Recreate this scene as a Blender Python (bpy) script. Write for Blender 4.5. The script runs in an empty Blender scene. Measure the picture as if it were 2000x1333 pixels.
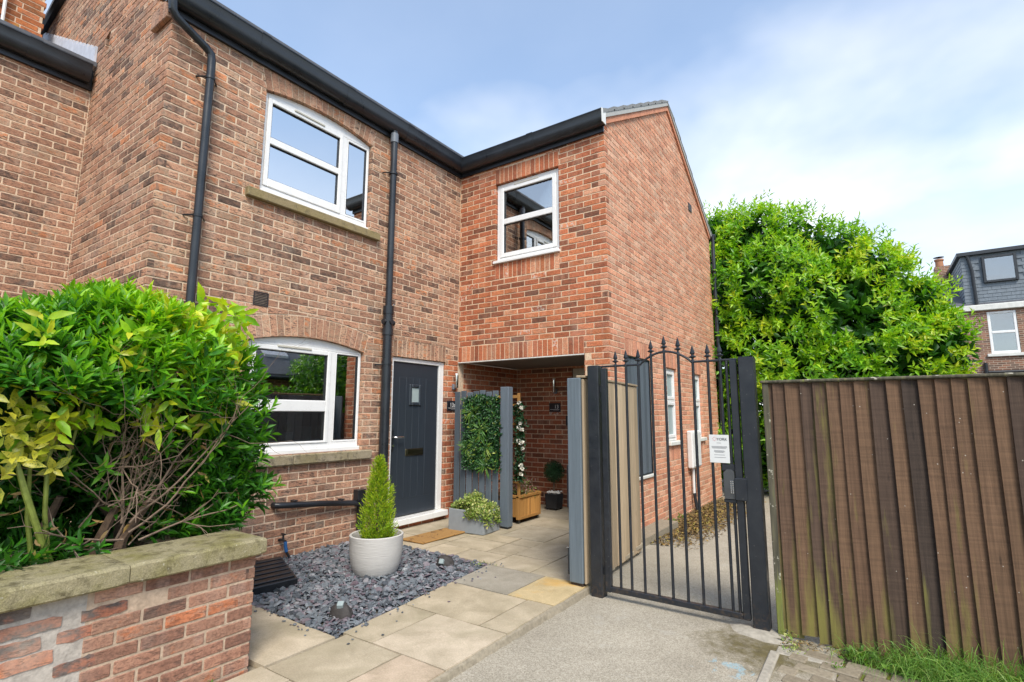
import bpy, bmesh, math, random
import numpy as np
from mathutils import Vector, Matrix
random.seed(7); np.random.seed(7)
R = math.radians
scene = bpy.context.scene
col = scene.collection

# ------------------------------------------------------------------ camera
CAM = np.array([4.88163, -5.70934, 1.38816])
CR = np.array([0.82357272, 0.56720822, 0.00167691])
CU = np.array([0.07800778, -0.11619275, 0.99015859])
CF = np.array([-0.56182093, 0.81533679, 0.13993984])
cd = bpy.data.cameras.new('camera'); cam = bpy.data.objects.new('camera', cd); col.objects.link(cam)
cd.sensor_width = 36.0; cd.lens = 1013.85 / 2000 * 36.0
cd.clip_start = 0.05; cd.clip_end = 2000
m = Matrix.Identity(4)
for i in range(3):
    m[i][0] = CR[i]; m[i][1] = CU[i]; m[i][2] = -CF[i]; m[i][3] = CAM[i]
cam.matrix_world = m
scene.camera = cam

# ------------------------------------------------------------------ sky, sun, exposure
SUN_EL, SUN_AZ = R(50), R(134)          # azimuth clockwise from +y
world = bpy.data.worlds.new('World'); scene.world = world; world.use_nodes = True
wt = world.node_tree; wt.nodes.clear()
def wn(t, **k):
    n = wt.nodes.new(t)
    for a, b in k.items(): setattr(n, a, b)
    return n
sky = wn('ShaderNodeTexSky', sky_type='NISHITA', sun_disc=False, sun_elevation=SUN_EL, sun_rotation=SUN_AZ,
         air_density=1.0, dust_density=0.6, ozone_density=2.0)
tc = wn('ShaderNodeTexCoord')
sep = wn('ShaderNodeSeparateXYZ'); wt.links.new(tc.outputs['Generated'], sep.inputs[0])
zz = wn('ShaderNodeMath', operation='ADD'); zz.inputs[1].default_value = 0.22; wt.links.new(sep.outputs[2], zz.inputs[0])
zm = wn('ShaderNodeMath', operation='MAXIMUM'); zm.inputs[1].default_value = 0.08; wt.links.new(zz.outputs[0], zm.inputs[0])
dx = wn('ShaderNodeMath', operation='DIVIDE'); dy = wn('ShaderNodeMath', operation='DIVIDE')
for a, b in ((dx, 0), (dy, 1)):
    wt.links.new(sep.outputs[b], a.inputs[0]); wt.links.new(zm.outputs[0], a.inputs[1])
cmb = wn('ShaderNodeCombineXYZ'); wt.links.new(dx.outputs[0], cmb.inputs[0]); wt.links.new(dy.outputs[0], cmb.inputs[1])
cmb.inputs[2].default_value = 1.2
n1 = wn('ShaderNodeTexNoise'); n1.inputs['Scale'].default_value = 0.95; n1.inputs['Detail'].default_value = 5; n1.inputs['Roughness'].default_value = 0.5
n1.inputs['Distortion'].default_value = 0.15
wt.links.new(cmb.outputs[0], n1.inputs['Vector'])
rp = wn('ShaderNodeMapRange'); rp.inputs[1].default_value = 0.43; rp.inputs[2].default_value = 0.62; rp.inputs[3].default_value = 0.22
wt.links.new(n1.outputs['Fac'], rp.inputs[0])
hz = wn('ShaderNodeMapRange'); hz.inputs[1].default_value = 0.62; hz.inputs[2].default_value = 0.22      # thicker veil low down
hz.inputs[3].default_value = 0.0; hz.inputs[4].default_value = 0.80
wt.links.new(sep.outputs[2], hz.inputs[0])
mx0 = wn('ShaderNodeMath', operation='MAXIMUM'); wt.links.new(rp.outputs[0], mx0.inputs[0]); wt.links.new(hz.outputs[0], mx0.inputs[1])
mul = wn('ShaderNodeMath', operation='MULTIPLY'); mul.inputs[1].default_value = 0.80; wt.links.new(mx0.outputs[0], mul.inputs[0])
mixc = wn('ShaderNodeMix', data_type='RGBA')
wt.links.new(mul.outputs[0], mixc.inputs['Factor']); stn = wn('ShaderNodeMix', data_type='RGBA', blend_type='MULTIPLY'); stn.inputs['Factor'].default_value = 1.0
wt.links.new(sky.outputs[0], stn.inputs['A']); stn.inputs['B'].default_value = (0.97, 1.05, 1.04, 1); wt.links.new(stn.outputs['Result'], mixc.inputs['A'])
n2 = wn('ShaderNodeTexNoise'); n2.inputs['Scale'].default_value = 2.6; n2.inputs['Detail'].default_value = 6
wt.links.new(cmb.outputs[0], n2.inputs['Vector'])
cw = wn('ShaderNodeMix', data_type='RGBA'); cw.inputs['A'].default_value = (3.7, 3.9, 4.2, 1); cw.inputs['B'].default_value = (4.7, 4.8, 4.95, 1)
cwr = wn('ShaderNodeMapRange'); cwr.inputs[1].default_value = .35; cwr.inputs[2].default_value = .65
wt.links.new(n2.outputs['Fac'], cwr.inputs[0]); wt.links.new(cwr.outputs[0], cw.inputs['Factor'])
wt.links.new(cw.outputs['Result'], mixc.inputs['B'])
bg = wn('ShaderNodeBackground'); bg.inputs['Strength'].default_value = 0.10
wt.links.new(mixc.outputs['Result'], bg.inputs['Color'])
wo = wn('ShaderNodeOutputWorld'); wt.links.new(bg.outputs[0], wo.inputs[0])

sl = bpy.data.lights.new('sun', 'SUN'); sun = bpy.data.objects.new('sun', sl); col.objects.link(sun)
sl.energy = 1.5; sl.angle = R(22); sl.color = (1.0, 0.92, 0.80)
sd = Vector((math.sin(SUN_AZ) * math.cos(SUN_EL), math.cos(SUN_AZ) * math.cos(SUN_EL), math.sin(SUN_EL)))
sun.rotation_euler = sd.to_track_quat('Z', 'Y').to_euler(); sun.location = (8, -8, 14)

vs = scene.view_settings
vs.view_transform = 'Standard'; vs.look = 'None'; vs.gamma = 1.0; vs.use_curve_mapping = False
vs.exposure = 1.5
scene.cycles.max_bounces = 8; scene.cycles.transparent_max_bounces = 12
scene.cycles.use_denoising = True

# ------------------------------------------------------------------ materials
class NT:
    def __init__(s, name):
        s.m = bpy.data.materials.new(name); s.m.use_nodes = True
        s.t = s.m.node_tree; s.b = s.t.nodes['Principled BSDF']; s._pos = None
    def n(s, t, **k):
        x = s.t.nodes.new(t)
        for a, b in k.items(): setattr(x, a, b)
        return x
    def l(s, a, b): s.t.links.new(a, b)
    def setin(s, sock, v):
        if hasattr(v, 'node'): s.l(v, sock)
        elif isinstance(v, (tuple, list)) and len(v) == 3 and sock.type == 'RGBA': sock.default_value = (*v, 1)
        else: sock.default_value = v
    def pos(s):
        if s._pos is None: s._pos = s.n('ShaderNodeNewGeometry').outputs['Position']
        return s._pos
    def math(s, op, a, b=0.0, c=None):
        x = s.n('ShaderNodeMath', operation=op); s.setin(x.inputs[0], a); s.setin(x.inputs[1], b)
        if c is not None: s.setin(x.inputs[2], c)
        return x.outputs[0]
    def vmath(s, op, a, b):
        x = s.n('ShaderNodeVectorMath', operation=op); s.setin(x.inputs[0], a); s.setin(x.inputs[1], b); return x.outputs[0]
    def xyz(s, v):
        x = s.n('ShaderNodeSeparateXYZ'); s.l(v, x.inputs[0]); return x.outputs
    def comb(s, a, b, c):
        x = s.n('ShaderNodeCombineXYZ')
        for i, v in enumerate((a, b, c)): s.setin(x.inputs[i], v)
        return x.outputs[0]
    def noise(s, vec, scale, detail=4, rough=.5, dist=0.0, out='Fac'):
        x = s.n('ShaderNodeTexNoise'); s.l(vec, x.inputs['Vector'])
        x.inputs['Scale'].default_value = scale; x.inputs['Detail'].default_value = detail
        x.inputs['Roughness'].default_value = rough; x.inputs['Distortion'].default_value = dist
        return x.outputs[out]
    def voro(s, vec, scale, feature='F1', out='Distance'):
        x = s.n('ShaderNodeTexVoronoi', feature=feature); s.l(vec, x.inputs['Vector']); x.inputs['Scale'].default_value = scale
        return x.outputs[out]
    def mr(s, v, a, b, c=0.0, d=1.0):
        x = s.n('ShaderNodeMapRange'); s.setin(x.inputs[0], v)
        for i, k in enumerate((a, b, c, d)): s.setin(x.inputs[i + 1], k)
        return x.outputs[0]
    def mix(s, f, a, b, mode='MIX'):
        x = s.n('ShaderNodeMix', data_type='RGBA', blend_type=mode)
        s.setin(x.inputs['Factor'], f); s.setin(x.inputs['A'], a); s.setin(x.inputs['B'], b); return x.outputs['Result']
    def ramp(s, f, stops, interp='LINEAR'):
        x = s.n('ShaderNodeValToRGB'); s.l(f, x.inputs[0]); cr = x.color_ramp; cr.interpolation = interp
        while len(cr.elements) < len(stops): cr.elements.new(0.5)
        for e, (p, c) in zip(cr.elements, stops): e.position = p; e.color = (*c, 1)
        return x.outputs[0]
    def tint(s):
        a = s.n('ShaderNodeAttribute', attribute_type='GEOMETRY', attribute_name='tint')
        b = s.n('ShaderNodeAttribute', attribute_type='OBJECT', attribute_name='tint')
        v = s.vmath('ADD', a.outputs['Vector'], b.outputs['Vector'])
        return v
    def bump(s, h, strength=.4, dist=.004):
        x = s.n('ShaderNodeBump'); s.l(h, x.inputs['Height']); x.inputs['Strength'].default_value = strength
        x.inputs['Distance'].default_value = dist; s.l(x.outputs[0], s.b.inputs['Normal'])
    def set(s, color=None, rough=None, metal=None, spec=None):
        if color is not None: s.setin(s.b.inputs['Base Color'], color)
        if rough is not None: s.setin(s.b.inputs['Roughness'], rough)
        if metal is not None: s.b.inputs['Metallic'].default_value = metal
        if spec is not None: s.b.inputs['Specular IOR Level'].default_value = spec
        return s.m
def lum(c, k): return tuple(x * k for x in c)

def brick_mat(name, pal, crease=.6, band=.5, pale=(.5, .42, .34), mottle=.9, spots=0.0, stains=()):
    pal = [(a, (c[0] * 1.13, c[1] * .985, c[2] * .89)) for a, c in pal]
    g = NT(name); t = g.xyz(g.tint()); P = g.pos(); p = g.xyz(P)
    sc = g.math('ADD', p[0], p[1])
    off = g.math('MULTIPLY', t[2], 37.0)
    v = g.comb(g.math('ADD', sc, off), p[2], off)
    mot = g.noise(g.comb(g.math('MULTIPLY', g.math('ADD', sc, off), 17.0), g.math('MULTIPLY', p[2], 26.0), off), 1.0, 3, .6)
    base = g.ramp(g.math('ADD', t[0], g.math('MULTIPLY', g.math('SUBTRACT', mot, .5), mottle)), pal)
    # drag faced marks
    cv = g.comb(g.math('ADD', g.math('MULTIPLY', sc, 22.0), g.math('ADD', g.math('MULTIPLY', p[2], 34.0), off)), g.math('MULTIPLY', p[2], 66.0), off)
    cr = g.mr(g.noise(cv, 1.0, 3, .55, .6), .55, .63)
    crw = g.math('MULTIPLY', cr, g.mr(t[1], .2, .8, crease * .45, crease))
    # kiss marks: soft bands across the stretcher
    bv = g.comb(g.math('ADD', g.math('MULTIPLY', sc, 13.0), off), off, g.math('MULTIPLY', p[2], 1.0))
    bn = g.mr(g.noise(bv, 1.0, 1.5, .5), .47, .60)
    bandm = g.math('MULTIPLY', bn, g.mr(g.math('FRACT', g.math('MULTIPLY', t[2], 7.3)), .3, .75, 0, band))
    c = g.mix(bandm, base, g.mix(.5, base, pale))
    fine = g.noise(v, 75, 5, .65)
    c = g.mix(1.0, c, g.ramp(fine, [(.25, (.55, .55, .55)), (.5, (1, 1, 1)), (.75, (1.34, 1.32, 1.28))]), 'MULTIPLY')
    c = g.mix(crw, c, (.062, .046, .04))
    c = g.mix(1.0, c, g.ramp(t[1], [(0, (.78, .78, .78)), (1, (1.16, 1.15, 1.13))]), 'MULTIPLY')
    # a few salt spotted faces, rain streaks
    wht = g.math('MULTIPLY', g.mr(t[1], .972, .978), g.mr(g.noise(v, 30, 2), 0.5, .62, 0, spots))
    c = g.mix(wht, c, (.66, .61, .54))
    rain = g.noise(g.comb(g.math('MULTIPLY', sc, 5.0), g.math('MULTIPLY', p[2], .45), 0.0), 1.0, 4, .6)
    c = g.mix(1.0, c, g.ramp(rain, [(.28, (.80, .79, .78)), (.5, (1, 1, 1)), (.75, (1.08, 1.07, 1.05))]), 'MULTIPLY')
    for (q0, q1, zt, ln) in stains:      # grime washed down from the sills
        my = g.math('MULTIPLY', g.mr(sc, q0 - .06, q0 + .12), g.mr(sc, q1 - .12, q1 + .06, 1, 0))
        mz = g.math('MULTIPLY', g.mr(p[2], zt - ln, zt, 0, 1), g.mr(p[2], zt, zt + .01, 1, 0))
        st = g.mr(g.noise(g.comb(g.math('MULTIPLY', sc, 11.0), g.math('MULTIPLY', p[2], .8), 3.0), 1.0, 4, .65), .42, .66)
        c = g.mix(g.math('MULTIPLY', g.math('MULTIPLY', my, mz), g.math('MULTIPLY', st, .6)), c, (.10, .078, .062))
    # salts, soot
    salt = g.math('MULTIPLY', g.mr(g.noise(P, 1.1, 3, .6), .60, .78), .32)
    c = g.mix(salt, c, (.50, .44, .37))
    g.bump(g.math('ADD', g.noise(v, 120, 4, .6), g.math('MULTIPLY', cr, -.8)), .55, .003)
    return g.set(c, .88, spec=.25)

PALF = [(0, (.115, .085, .074)), (.08, (.17, .118, .095)), (.22, (.265, .168, .126)), (.42, (.345, .208, .150)), (.62, (.395, .25, .18)), (.80, (.355, .272, .205)), (.92, (.43, .215, .125)), (1, (.47, .225, .125))]
PALW = [(0, (.15, .085, .065)), (.15, (.23, .10, .064)), (.35, (.35, .13, .074)), (.55, (.43, .16, .086)), (.75, (.48, .195, .10)), (.9, (.49, .265, .175)), (1, (.56, .36, .26))]
PALB = [(0, (.12, .088, .078)), (.2, (.21, .125, .10)), (.5, (.30, .18, .138)), (.8, (.34, .225, .175)), (1, (.42, .18, .10))]
PALO = [(0, (.05, .05, .056)), (.35, (.09, .08, .085)), (.5, (.26, .12, .085)), (.8, (.36, .15, .09)), (1, (.5, .21, .09))]
M = {}
M['brickF'] = brick_mat('brown_rustic_brick', [(a, lum(c, 1.10)) for a, c in PALF], .85, stains=((-3.22, -1.56, 3.5, .75), (-3.22, -1.56, .88, .55), (-1.30, -.2, 2.34, .0 + .2)))
M['brickW'] = brick_mat('red_brick', PALW, .30, .4, (.58, .38, .27), .5, .6)
M['brickSunlit'] = brick_mat('sunlit_tone_gable_brick', [(a, tuple(.72 * x + .28 * y for x, y in zip(lum(c, 1.08), (.66, .50, .42)))) for a, c in PALW], .25, .4, (.6, .42, .32), .5)  # red brick palette lightened to paint the sunlight on the gable
M['brickG'] = brick_mat('garden_wall_brick', PALB, .45, .75, (.42, .30, .25))
M['brickO'] = brick_mat('old_common_brick', PALO, .5, .4, (.45, .35, .28))
def mortar(name, c, rough_patch=False):
    g = NT(name); P = g.pos()
    f = g.noise(P, 35, 5, .6); f2 = g.noise(P, 2.0, 3)
    cc = g.mix(1.0, c, g.ramp(f, [(.3, (.72, .72, .72)), (.7, (1.18, 1.18, 1.18))]), 'MULTIPLY')
    cc = g.mix(g.mr(f2, .45, .75, 0, .45), cc, lum(c, .72))
    g.bump(g.noise(P, 90, 4), .7, .004)
    return g.set(cc, .95, spec=.2)
M['mortarF'] = mortar('pink_mortar', (.69, .525, .38))
M['mortarW'] = mortar('sandy_mortar', (.70, .52, .36))
M['mortarG'] = mortar('garden_mortar', (.48, .365, .27))
M['render'] = mortar('rough_grey_mortar', (.44, .40, .355))

def plain(name, c, rough=.5, metal=0.0, spec=.5, var=.12, scale=8, bump=0.0):
    g = NT(name); P = g.pos()
    f = g.noise(P, scale, 5, .6)
    cc = g.mix(1.0, c, g.ramp(f, [(.3, (1 - var,) * 3), (.7, (1 + var,) * 3)]), 'MULTIPLY')
    if bump: g.bump(g.noise(P, scale * 6, 4), bump, .003)
    return g.set(cc, g.mr(f, .3, .7, max(rough - .06, .02), rough + .08), metal, spec)
M['upvc'] = plain('white_upvc', (.80, .80, .79), .28, var=.03)
M['upvc_old'] = plain('cream_painted_frame', (.52, .50, .43), .5, var=.05)
M['black'] = plain('black_plastic', (.014, .016, .020), .34, var=.35, scale=5)
M['gutterm'] = plain('gutter_black_plastic', (.020, .024, .030), .30, var=.3, scale=4)
def iron_mat():
    g = NT('black_painted_iron'); P = g.pos(); p = g.xyz(P)
    c = g.mix(g.mr(g.noise(P, 9, 5, .65), .35, .7), (.009, .012, .018), (.020, .023, .028))
    c = g.mix(g.mr(g.voro(P, 26.0), .055, .075, .55, 0), c, (.20, .19, .17))
    c = g.mix(g.mr(g.math('ADD', g.noise(P, 30, 4, .7), g.mr(p[2], .25, -.05, 0, .22)), .66, .80, 0, .5), c, (.085, .055, .032))
    g.bump(g.noise(P, 60, 4), .2, .002)
    return g.set(c, g.mr(g.noise(P, 16, 4), .3, .7, .28, .55))
M['iron'] = iron_mat()
M['grey_pipe'] = plain('grey_plastic', (.16, .18, .21), .4)
M['chrome'] = plain('chrome', (.75, .75, .75), .15, metal=1.0, var=.03)
M['brass'] = plain('dull_brass', (.12, .11, .07), .35, metal=1.0)
M['white_plastic'] = plain('white_plastic', (.72, .72, .70), .45, var=.05)
M['lead'] = plain('lead_sheet', (.52, .54, .60), .6, var=.15)
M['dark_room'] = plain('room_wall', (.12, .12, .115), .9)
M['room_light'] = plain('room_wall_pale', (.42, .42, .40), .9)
M['curtain'] = plain('curtain_cloth', (.58, .56, .52), .95, var=.08)
M['trough'] = plain('grey_planter_composite', (.24, .265, .285), .7, var=.06, scale=30, bump=.1)
M['soil'] = plain('soil', (.045, .028, .018), .95, var=.5, scale=60, bump=.8)
M['blue'] = plain('blue_tape', (.02, .10, .28), .4)
M['text_white'] = plain('white_print', (.75, .75, .75), .5)
M['text_dark'] = plain('dark_print', (.03, .03, .035), .6)
M['text_grey'] = plain('grey_print', (.24, .24, .25), .6)
M['text_red'] = plain('red_print', (.50, .015, .02), .5)
M['sign_white'] = plain('sign_white', (.66, .67, .66), .4, var=.04)
M['slate_plate'] = plain('dark_slate_plate', (.015, .017, .024), .35, var=.3)
M['pebble'] = plain('white_pebbles', (.66, .65, .62), .6)
M['bark'] = plain('brown_bark', (.11, .07, .045), .9, var=.4, scale=40, bump=.6)
M['twig'] = plain('pale_twig', (.20, .14, .10), .85, var=.35, scale=40, bump=.4)
M['green_stem'] = plain('green_stem', (.16, .20, .035), .5, var=.3, scale=25)
M['petal'] = plain('white_petal', (.72, .70, .62), .7, var=.05)
M['terracotta'] = plain('terracotta', (.36, .17, .09), .8)
M['roof_slate'] = plain('roof_slate', (.10, .105, .12), .6, var=.25)
M['shingle'] = plain('grey_slate_hanging', (.15, .18, .21), .55, var=.18, scale=12)
M['anthracite'] = plain('anthracite_frame', (.03, .034, .04), .4)
M['white_render'] = plain('white_paint', (.66, .66, .62), .6)

def glass(name, tr=(.62, .66, .66), boost=1.7, base=.05):
    g = NT(name); t = g.t
    t.nodes.remove(g.b)
    fr = g.n('ShaderNodeFresnel'); fr.inputs['IOR'].default_value = 1.55
    f = g.math('MINIMUM', g.math('ADD', g.math('MULTIPLY', fr.outputs[0], boost), base), 1.0)
    tb = g.n('ShaderNodeBsdfTransparent'); tb.inputs[0].default_value = (*tr, 1)
    gl = g.n('ShaderNodeBsdfGlossy'); gl.inputs['Roughness'].default_value = .012; gl.inputs[0].default_value = (.97, .96, .94, 1)
    mxs = g.n('ShaderNodeMixShader'); g.l(f, mxs.inputs[0]); g.l(tb.outputs[0], mxs.inputs[1]); g.l(gl.outputs[0], mxs.inputs[2])
    g.l(mxs.outputs[0], t.nodes['Material Output'].inputs['Surface'])
    return g.m
M['glass'] = glass('window_glass', (.76, .80, .80), 2.6, .33)
M['glass_bright'] = glass('upper_window_glass', (.80, .82, .82), 2.4, .64)
M['glass_frost'] = plain('frosted_glass', (.33, .40, .40), .35, var=.05)

def stone(name, c, dark, green, amt=.5):
    g = NT(name); P = g.pos()
    a = g.noise(P, 5, 6, .65); b = g.noise(P, 16, 5, .6, .4)
    cc = g.mix(g.mr(a, .42, .65), c, green)
    cc = g.mix(g.math('MULTIPLY', g.mr(b, .5, .68), amt), cc, dark)
    cc = g.mix(g.mr(g.noise(P, 55, 3), .66, .74, 0, .5), cc, (.55, .53, .45))
    cc = g.mix(1.0, cc, g.ramp(g.noise(P, 150, 4, .7), [(.3, (.68, .68, .66)), (.7, (1.28, 1.27, 1.25))]), 'MULTIPLY')
    g.bump(g.math('ADD', g.noise(P, 30, 5, .6), g.noise(P, 140, 4, .65)), .8, .004)
    return g.set(cc, .92, spec=.2)
M['sill'] = stone('stone_sill', (.29, .23, .13), (.10, .085, .06), (.27, .215, .10))
M['sill_low'] = stone('weathered_stone_sill', (.33, .28, .20), (.07, .06, .045), (.26, .22, .13), .85)
M['coping'] = stone('mossy_coping_stone', (.30, .265, .165), (.085, .072, .038), (.205, .185, .075), .8)

def wood(name, c, vert=True, grain=.35, tint=True, rough=.7, knots=True):
    g = NT(name); P = g.pos(); p = g.xyz(P)
    t = g.xyz(g.tint()) if tint else None
    off = g.math('MULTIPLY', t[2], 23.0) if tint else 0.0
    sc = g.math('ADD', g.math('ADD', p[0], p[1]), off)
    v = g.comb(g.math('MULTIPLY', sc, 55.0), g.math('ADD', g.math('MULTIPLY', p[2], 2.2), off), off)
    f = g.noise(v, 1.0, 5, .6, .8)
    cc = g.mix(1.0, c, g.ramp(f, [(.25, (1 - grain,) * 3), (.55, (1, 1, 1)), (.8, (1 + grain * .7,) * 3)]), 'MULTIPLY')
    if tint: cc = g.mix(1.0, cc, g.ramp(t[0], [(0, (.72, .72, .72)), (1, (1.25, 1.25, 1.25))]), 'MULTIPLY')
    if knots:
        k = g.mr(g.voro(g.comb(g.math('MULTIPLY', sc, 9.0), g.math('MULTIPLY', p[2], 3.0), off), 1.0), .05, .11, 1, 0)
        cc = g.mix(g.math('MULTIPLY', k, .55), cc, lum(c, .35))
    g.bump(f, .5, .003)
    return g.set(cc, rough, spec=.3)
M['wood_grey'] = wood('grey_painted_timber', (.105, .128, .152), grain=.22, knots=False, rough=.6)
M['wood_grey_light'] = wood('pale_grey_painted_timber', (.125, .155, .180), grain=.2, knots=False, rough=.6)
M['wood_pale'] = wood('bare_softwood', (.47, .36, .235), grain=.3)
M['wood_cedar'] = wood('orange_cedar', (.50, .255, .075), grain=.25)
def fence_wood():
    g = NT('brown_stained_featherboard'); P = g.pos(); p = g.xyz(P); t = g.xyz(g.tint())
    off = g.math('MULTIPLY', t[2], 31.0)
    v = g.comb(g.math('MULTIPLY', g.math('ADD', p[0], off), 60.0), g.math('ADD', g.math('MULTIPLY', p[2], 2.0), off), off)
    f = g.noise(v, 1.0, 6, .65, .8)
    saw = g.noise(g.comb(g.math('MULTIPLY', p[0], 3.0), off, g.math('MULTIPLY', p[2], 75.0)), 1.0, 3, .5)
    c = g.ramp(t[0], [(0, (.038, .030, .026)), (.35, (.080, .052, .038)), (.7, (.126, .074, .046)), (1, (.150, .090, .054))])
    c = g.mix(1.0, c, g.ramp(f, [(.25, (.58, .58, .58)), (.55, (1, 1, 1)), (.8, (1.35, 1.33, 1.3))]), 'MULTIPLY')
    c = g.mix(1.0, c, g.ramp(saw, [(.3, (.86, .86, .86)), (.7, (1.16, 1.15, 1.13))]), 'MULTIPLY')
    alg = g.noise(g.comb(g.math('MULTIPLY', g.math('ADD', p[0], off), 16.0), off, g.math('MULTIPLY', p[2], 1.6)), 1.0, 5, .6)
    low = g.mr(p[2], .55, -.05, 0, .17)
    am = g.mr(g.math('ADD', alg, g.math('ADD', low, g.math('MULTIPLY', t[1], .15))), .64, .84, 0, .75)
    c = g.mix(am, c, (.20, .185, .045))
    k = g.mr(g.voro(g.comb(g.math('MULTIPLY', p[0], 10.0), g.math('MULTIPLY', p[2], 2.2), off), 1.0), .04, .09, 1, 0)
    c = g.mix(g.math('MULTIPLY', k, .6), c, (.018, .014, .012))
    sp = g.mr(g.voro(P, 14.0), .04, .055, 1, 0)
    c = g.mix(g.math('MULTIPLY', sp, .6), c, (.5, .46, .4))
    g.bump(g.math('ADD', f, g.math('MULTIPLY', saw, .5)), .6, .003)
    return g.set(c, .78, spec=.25)
M['fence'] = fence_wood()
def flaky():
    g = NT('flaking_old_post'); P = g.pos(); p = g.xyz(P)
    f = g.noise(P, 22, 5, .6); f2 = g.noise(g.comb(g.math('MULTIPLY', p[0], 50), g.math('MULTIPLY', p[1], 50), g.math('MULTIPLY', p[2], 3)), 1, 4)
    c = g.ramp(f2, [(.3, (.045, .042, .028)), (.7, (.13, .115, .075))])
    c = g.mix(g.mr(f, .62, .66, 0, .9), c, (.5, .47, .38))
    c = g.mix(g.mr(g.math('ADD', f2, g.mr(p[2], .5, -.1, 0, .4)), .6, .8), c, (.17, .19, .04))
    g.bump(f, .6, .004)
    return g.set(c, .85)
M['flaky'] = flaky()

def door_mat():
    g = NT('anthracite_composite_door'); P = g.pos(); p = g.xyz(P)
    f = g.noise(g.comb(p[0], g.math('MULTIPLY', p[1], 70), g.math('MULTIPLY', p[2], 3)), 1, 5)
    c = g.mix(f, (.020, .027, .037), (.036, .046, .060))
    g.bump(f, .25, .001)
    return g.set(c, .38)
M['door'] = door_mat()

def slab_mat():
    g = NT('riven_sandstone'); P = g.pos(); t = g.xyz(g.tint()); off = g.math('MULTIPLY', t[2], 19.0)
    v = g.vmath('ADD', P, g.comb(off, off, off))
    c = g.ramp(t[0], [(0, (.31, .29, .25)), (.25, (.385, .335, .255)), (.5, (.435, .37, .268)), (.75, (.50, .425, .325)), (.88, (.48, .375, .28)), (1, (.50, .40, .22))])
    c = g.mix(1.0, c, g.ramp(g.noise(v, 4.5, 6, .6, .5), [(.3, (.76, .75, .70)), (.7, (1.16, 1.15, 1.14))]), 'MULTIPLY')
    c = g.mix(1.0, c, g.ramp(g.noise(v, 120, 3, .6), [(.3, (.86, .86, .86)), (.7, (1.12, 1.12, 1.12))]), 'MULTIPLY')
    st = g.mr(g.noise(v, 1.7, 5, .65, .6), .52, .7, 0, .55)
    c = g.mix(st, c, (.31, .27, .175))
    rust = g.math('MULTIPLY', g.mr(g.noise(v, 2.6, 4, .6), .5, .68), g.mr(t[0], .86, .97, 0, .9))
    c = g.mix(rust, c, (.56, .31, .045))
    g.bump(g.math('ADD', g.noise(v, 9, 5, .55), g.math('MULTIPLY', g.noise(v, 140, 3), .35)), .5, .006)
    return g.set(c, .82, spec=.3)
M['slab'] = slab_mat()
def tarmac():
    g = NT('worn_pale_tarmac'); P = g.pos(); p = g.xyz(P)
    cells = g.voro(P, 165, out='Color'); cx = g.xyz(cells)
    c = g.ramp(cx[0], [(0, (.25, .222, .178)), (.3, (.325, .292, .238)), (.7, (.39, .355, .292)), (1, (.47, .43, .36))])
    big = g.noise(P, 1.6, 6, .6)
    c = g.mix(1.0, c, g.ramp(big, [(.3, (.82, .81, .78)), (.7, (1.1, 1.1, 1.08))]), 'MULTIPLY')
    c = g.mix(g.mr(g.noise(P, 4.2, 5, .65, .8), .60, .72, 0, .45), c, (.44, .42, .37))
    c = g.mix(g.mr(g.noise(P, 26, 3, .6), .70, .74, 0, .5), c, (.13, .115, .085))
    # moss and dirt by the post foot and the kerb
    dd = g.n('ShaderNodeVectorMath', operation='DISTANCE'); g.l(P, dd.inputs[0]); dd.inputs[1].default_value = (4.2, -1.95, -.06)
    dirt = g.mr(g.math('ADD', dd.outputs['Value'], g.math('MULTIPLY', g.math('SUBTRACT', g.noise(P, 9, 5, .7), .5), .9)), .10, .42, .9, 0)
    c = g.mix(dirt, c, g.mix(g.noise(P, 30, 4), (.05, .04, .02), (.17, .14, .05)))
    # faded blue marking paint
    d2 = g.n('ShaderNodeVectorMath', operation='DISTANCE'); g.l(P, d2.inputs[0]); d2.inputs[1].default_value = (4.08, -2.33, -.06)
    bl = g.mr(g.math('ADD', d2.outputs['Value'], g.math('MULTIPLY', g.math('SUBTRACT', g.noise(P, 11, 4, .6, .6), .5), .75)), .02, .07, .6, 0)
    c = g.mix(g.math('MULTIPLY', bl, g.mr(cx[1], .2, .5)), c, (.26, .47, .58))
    g.bump(g.voro(P, 165), .4, .0025)
    return g.set(c, .9, spec=.25)
M['tarmac'] = tarmac()
M['mossjoint'] = (lambda g: (g.bump(g.noise(g.pos(), 90, 5), .9, .008), g.set(g.mix(g.mr(g.noise(g.pos(), 7, 4), .4, .6), (.05, .045, .018), (.19, .19, .015)), .95))[1])(NT('moss_joint'))
M['paver'] = (lambda g: (g.bump(g.noise(g.pos(), 110, 4), .6, .004), g.set(g.mix(1.0, g.ramp(g.xyz(g.tint())[0], [(0, (.20, .165, .115)), (1, (.31, .265, .195))]), g.ramp(g.noise(g.pos(), 40, 5, .7), [(.3, (.72, .71, .7)), (.7, (1.15, 1.15, 1.15))]), 'MULTIPLY'), .9))[1])(NT('block_paver'))
M['kerb'] = plain('concrete_kerb', (.36, .33, .275), .9, var=.22, scale=30, bump=.6)
M['earth'] = plain('ground_earth', (.12, .10, .07), .95, var=.4, scale=10, bump=.5)
def slate_chip():
    g = NT('slate_chippings'); t = g.xyz(g.tint()); P = g.pos()
    c = g.ramp(t[0], [(0, (.035, .04, .05)), (.35, (.10, .115, .132)), (.65, (.17, .19, .21)), (.8, (.13, .095, .115)), (1, (.33, .35, .365))])
    c = g.mix(1.0, c, g.ramp(g.noise(P, 50, 4), [(.3, (.8, .8, .8)), (.7, (1.2, 1.2, 1.2))]), 'MULTIPLY')
    g.bump(g.noise(P, 160, 3), .4, .002)
    return g.set(c, .62, spec=.4)
M['slatechip'] = slate_chip()
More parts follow.
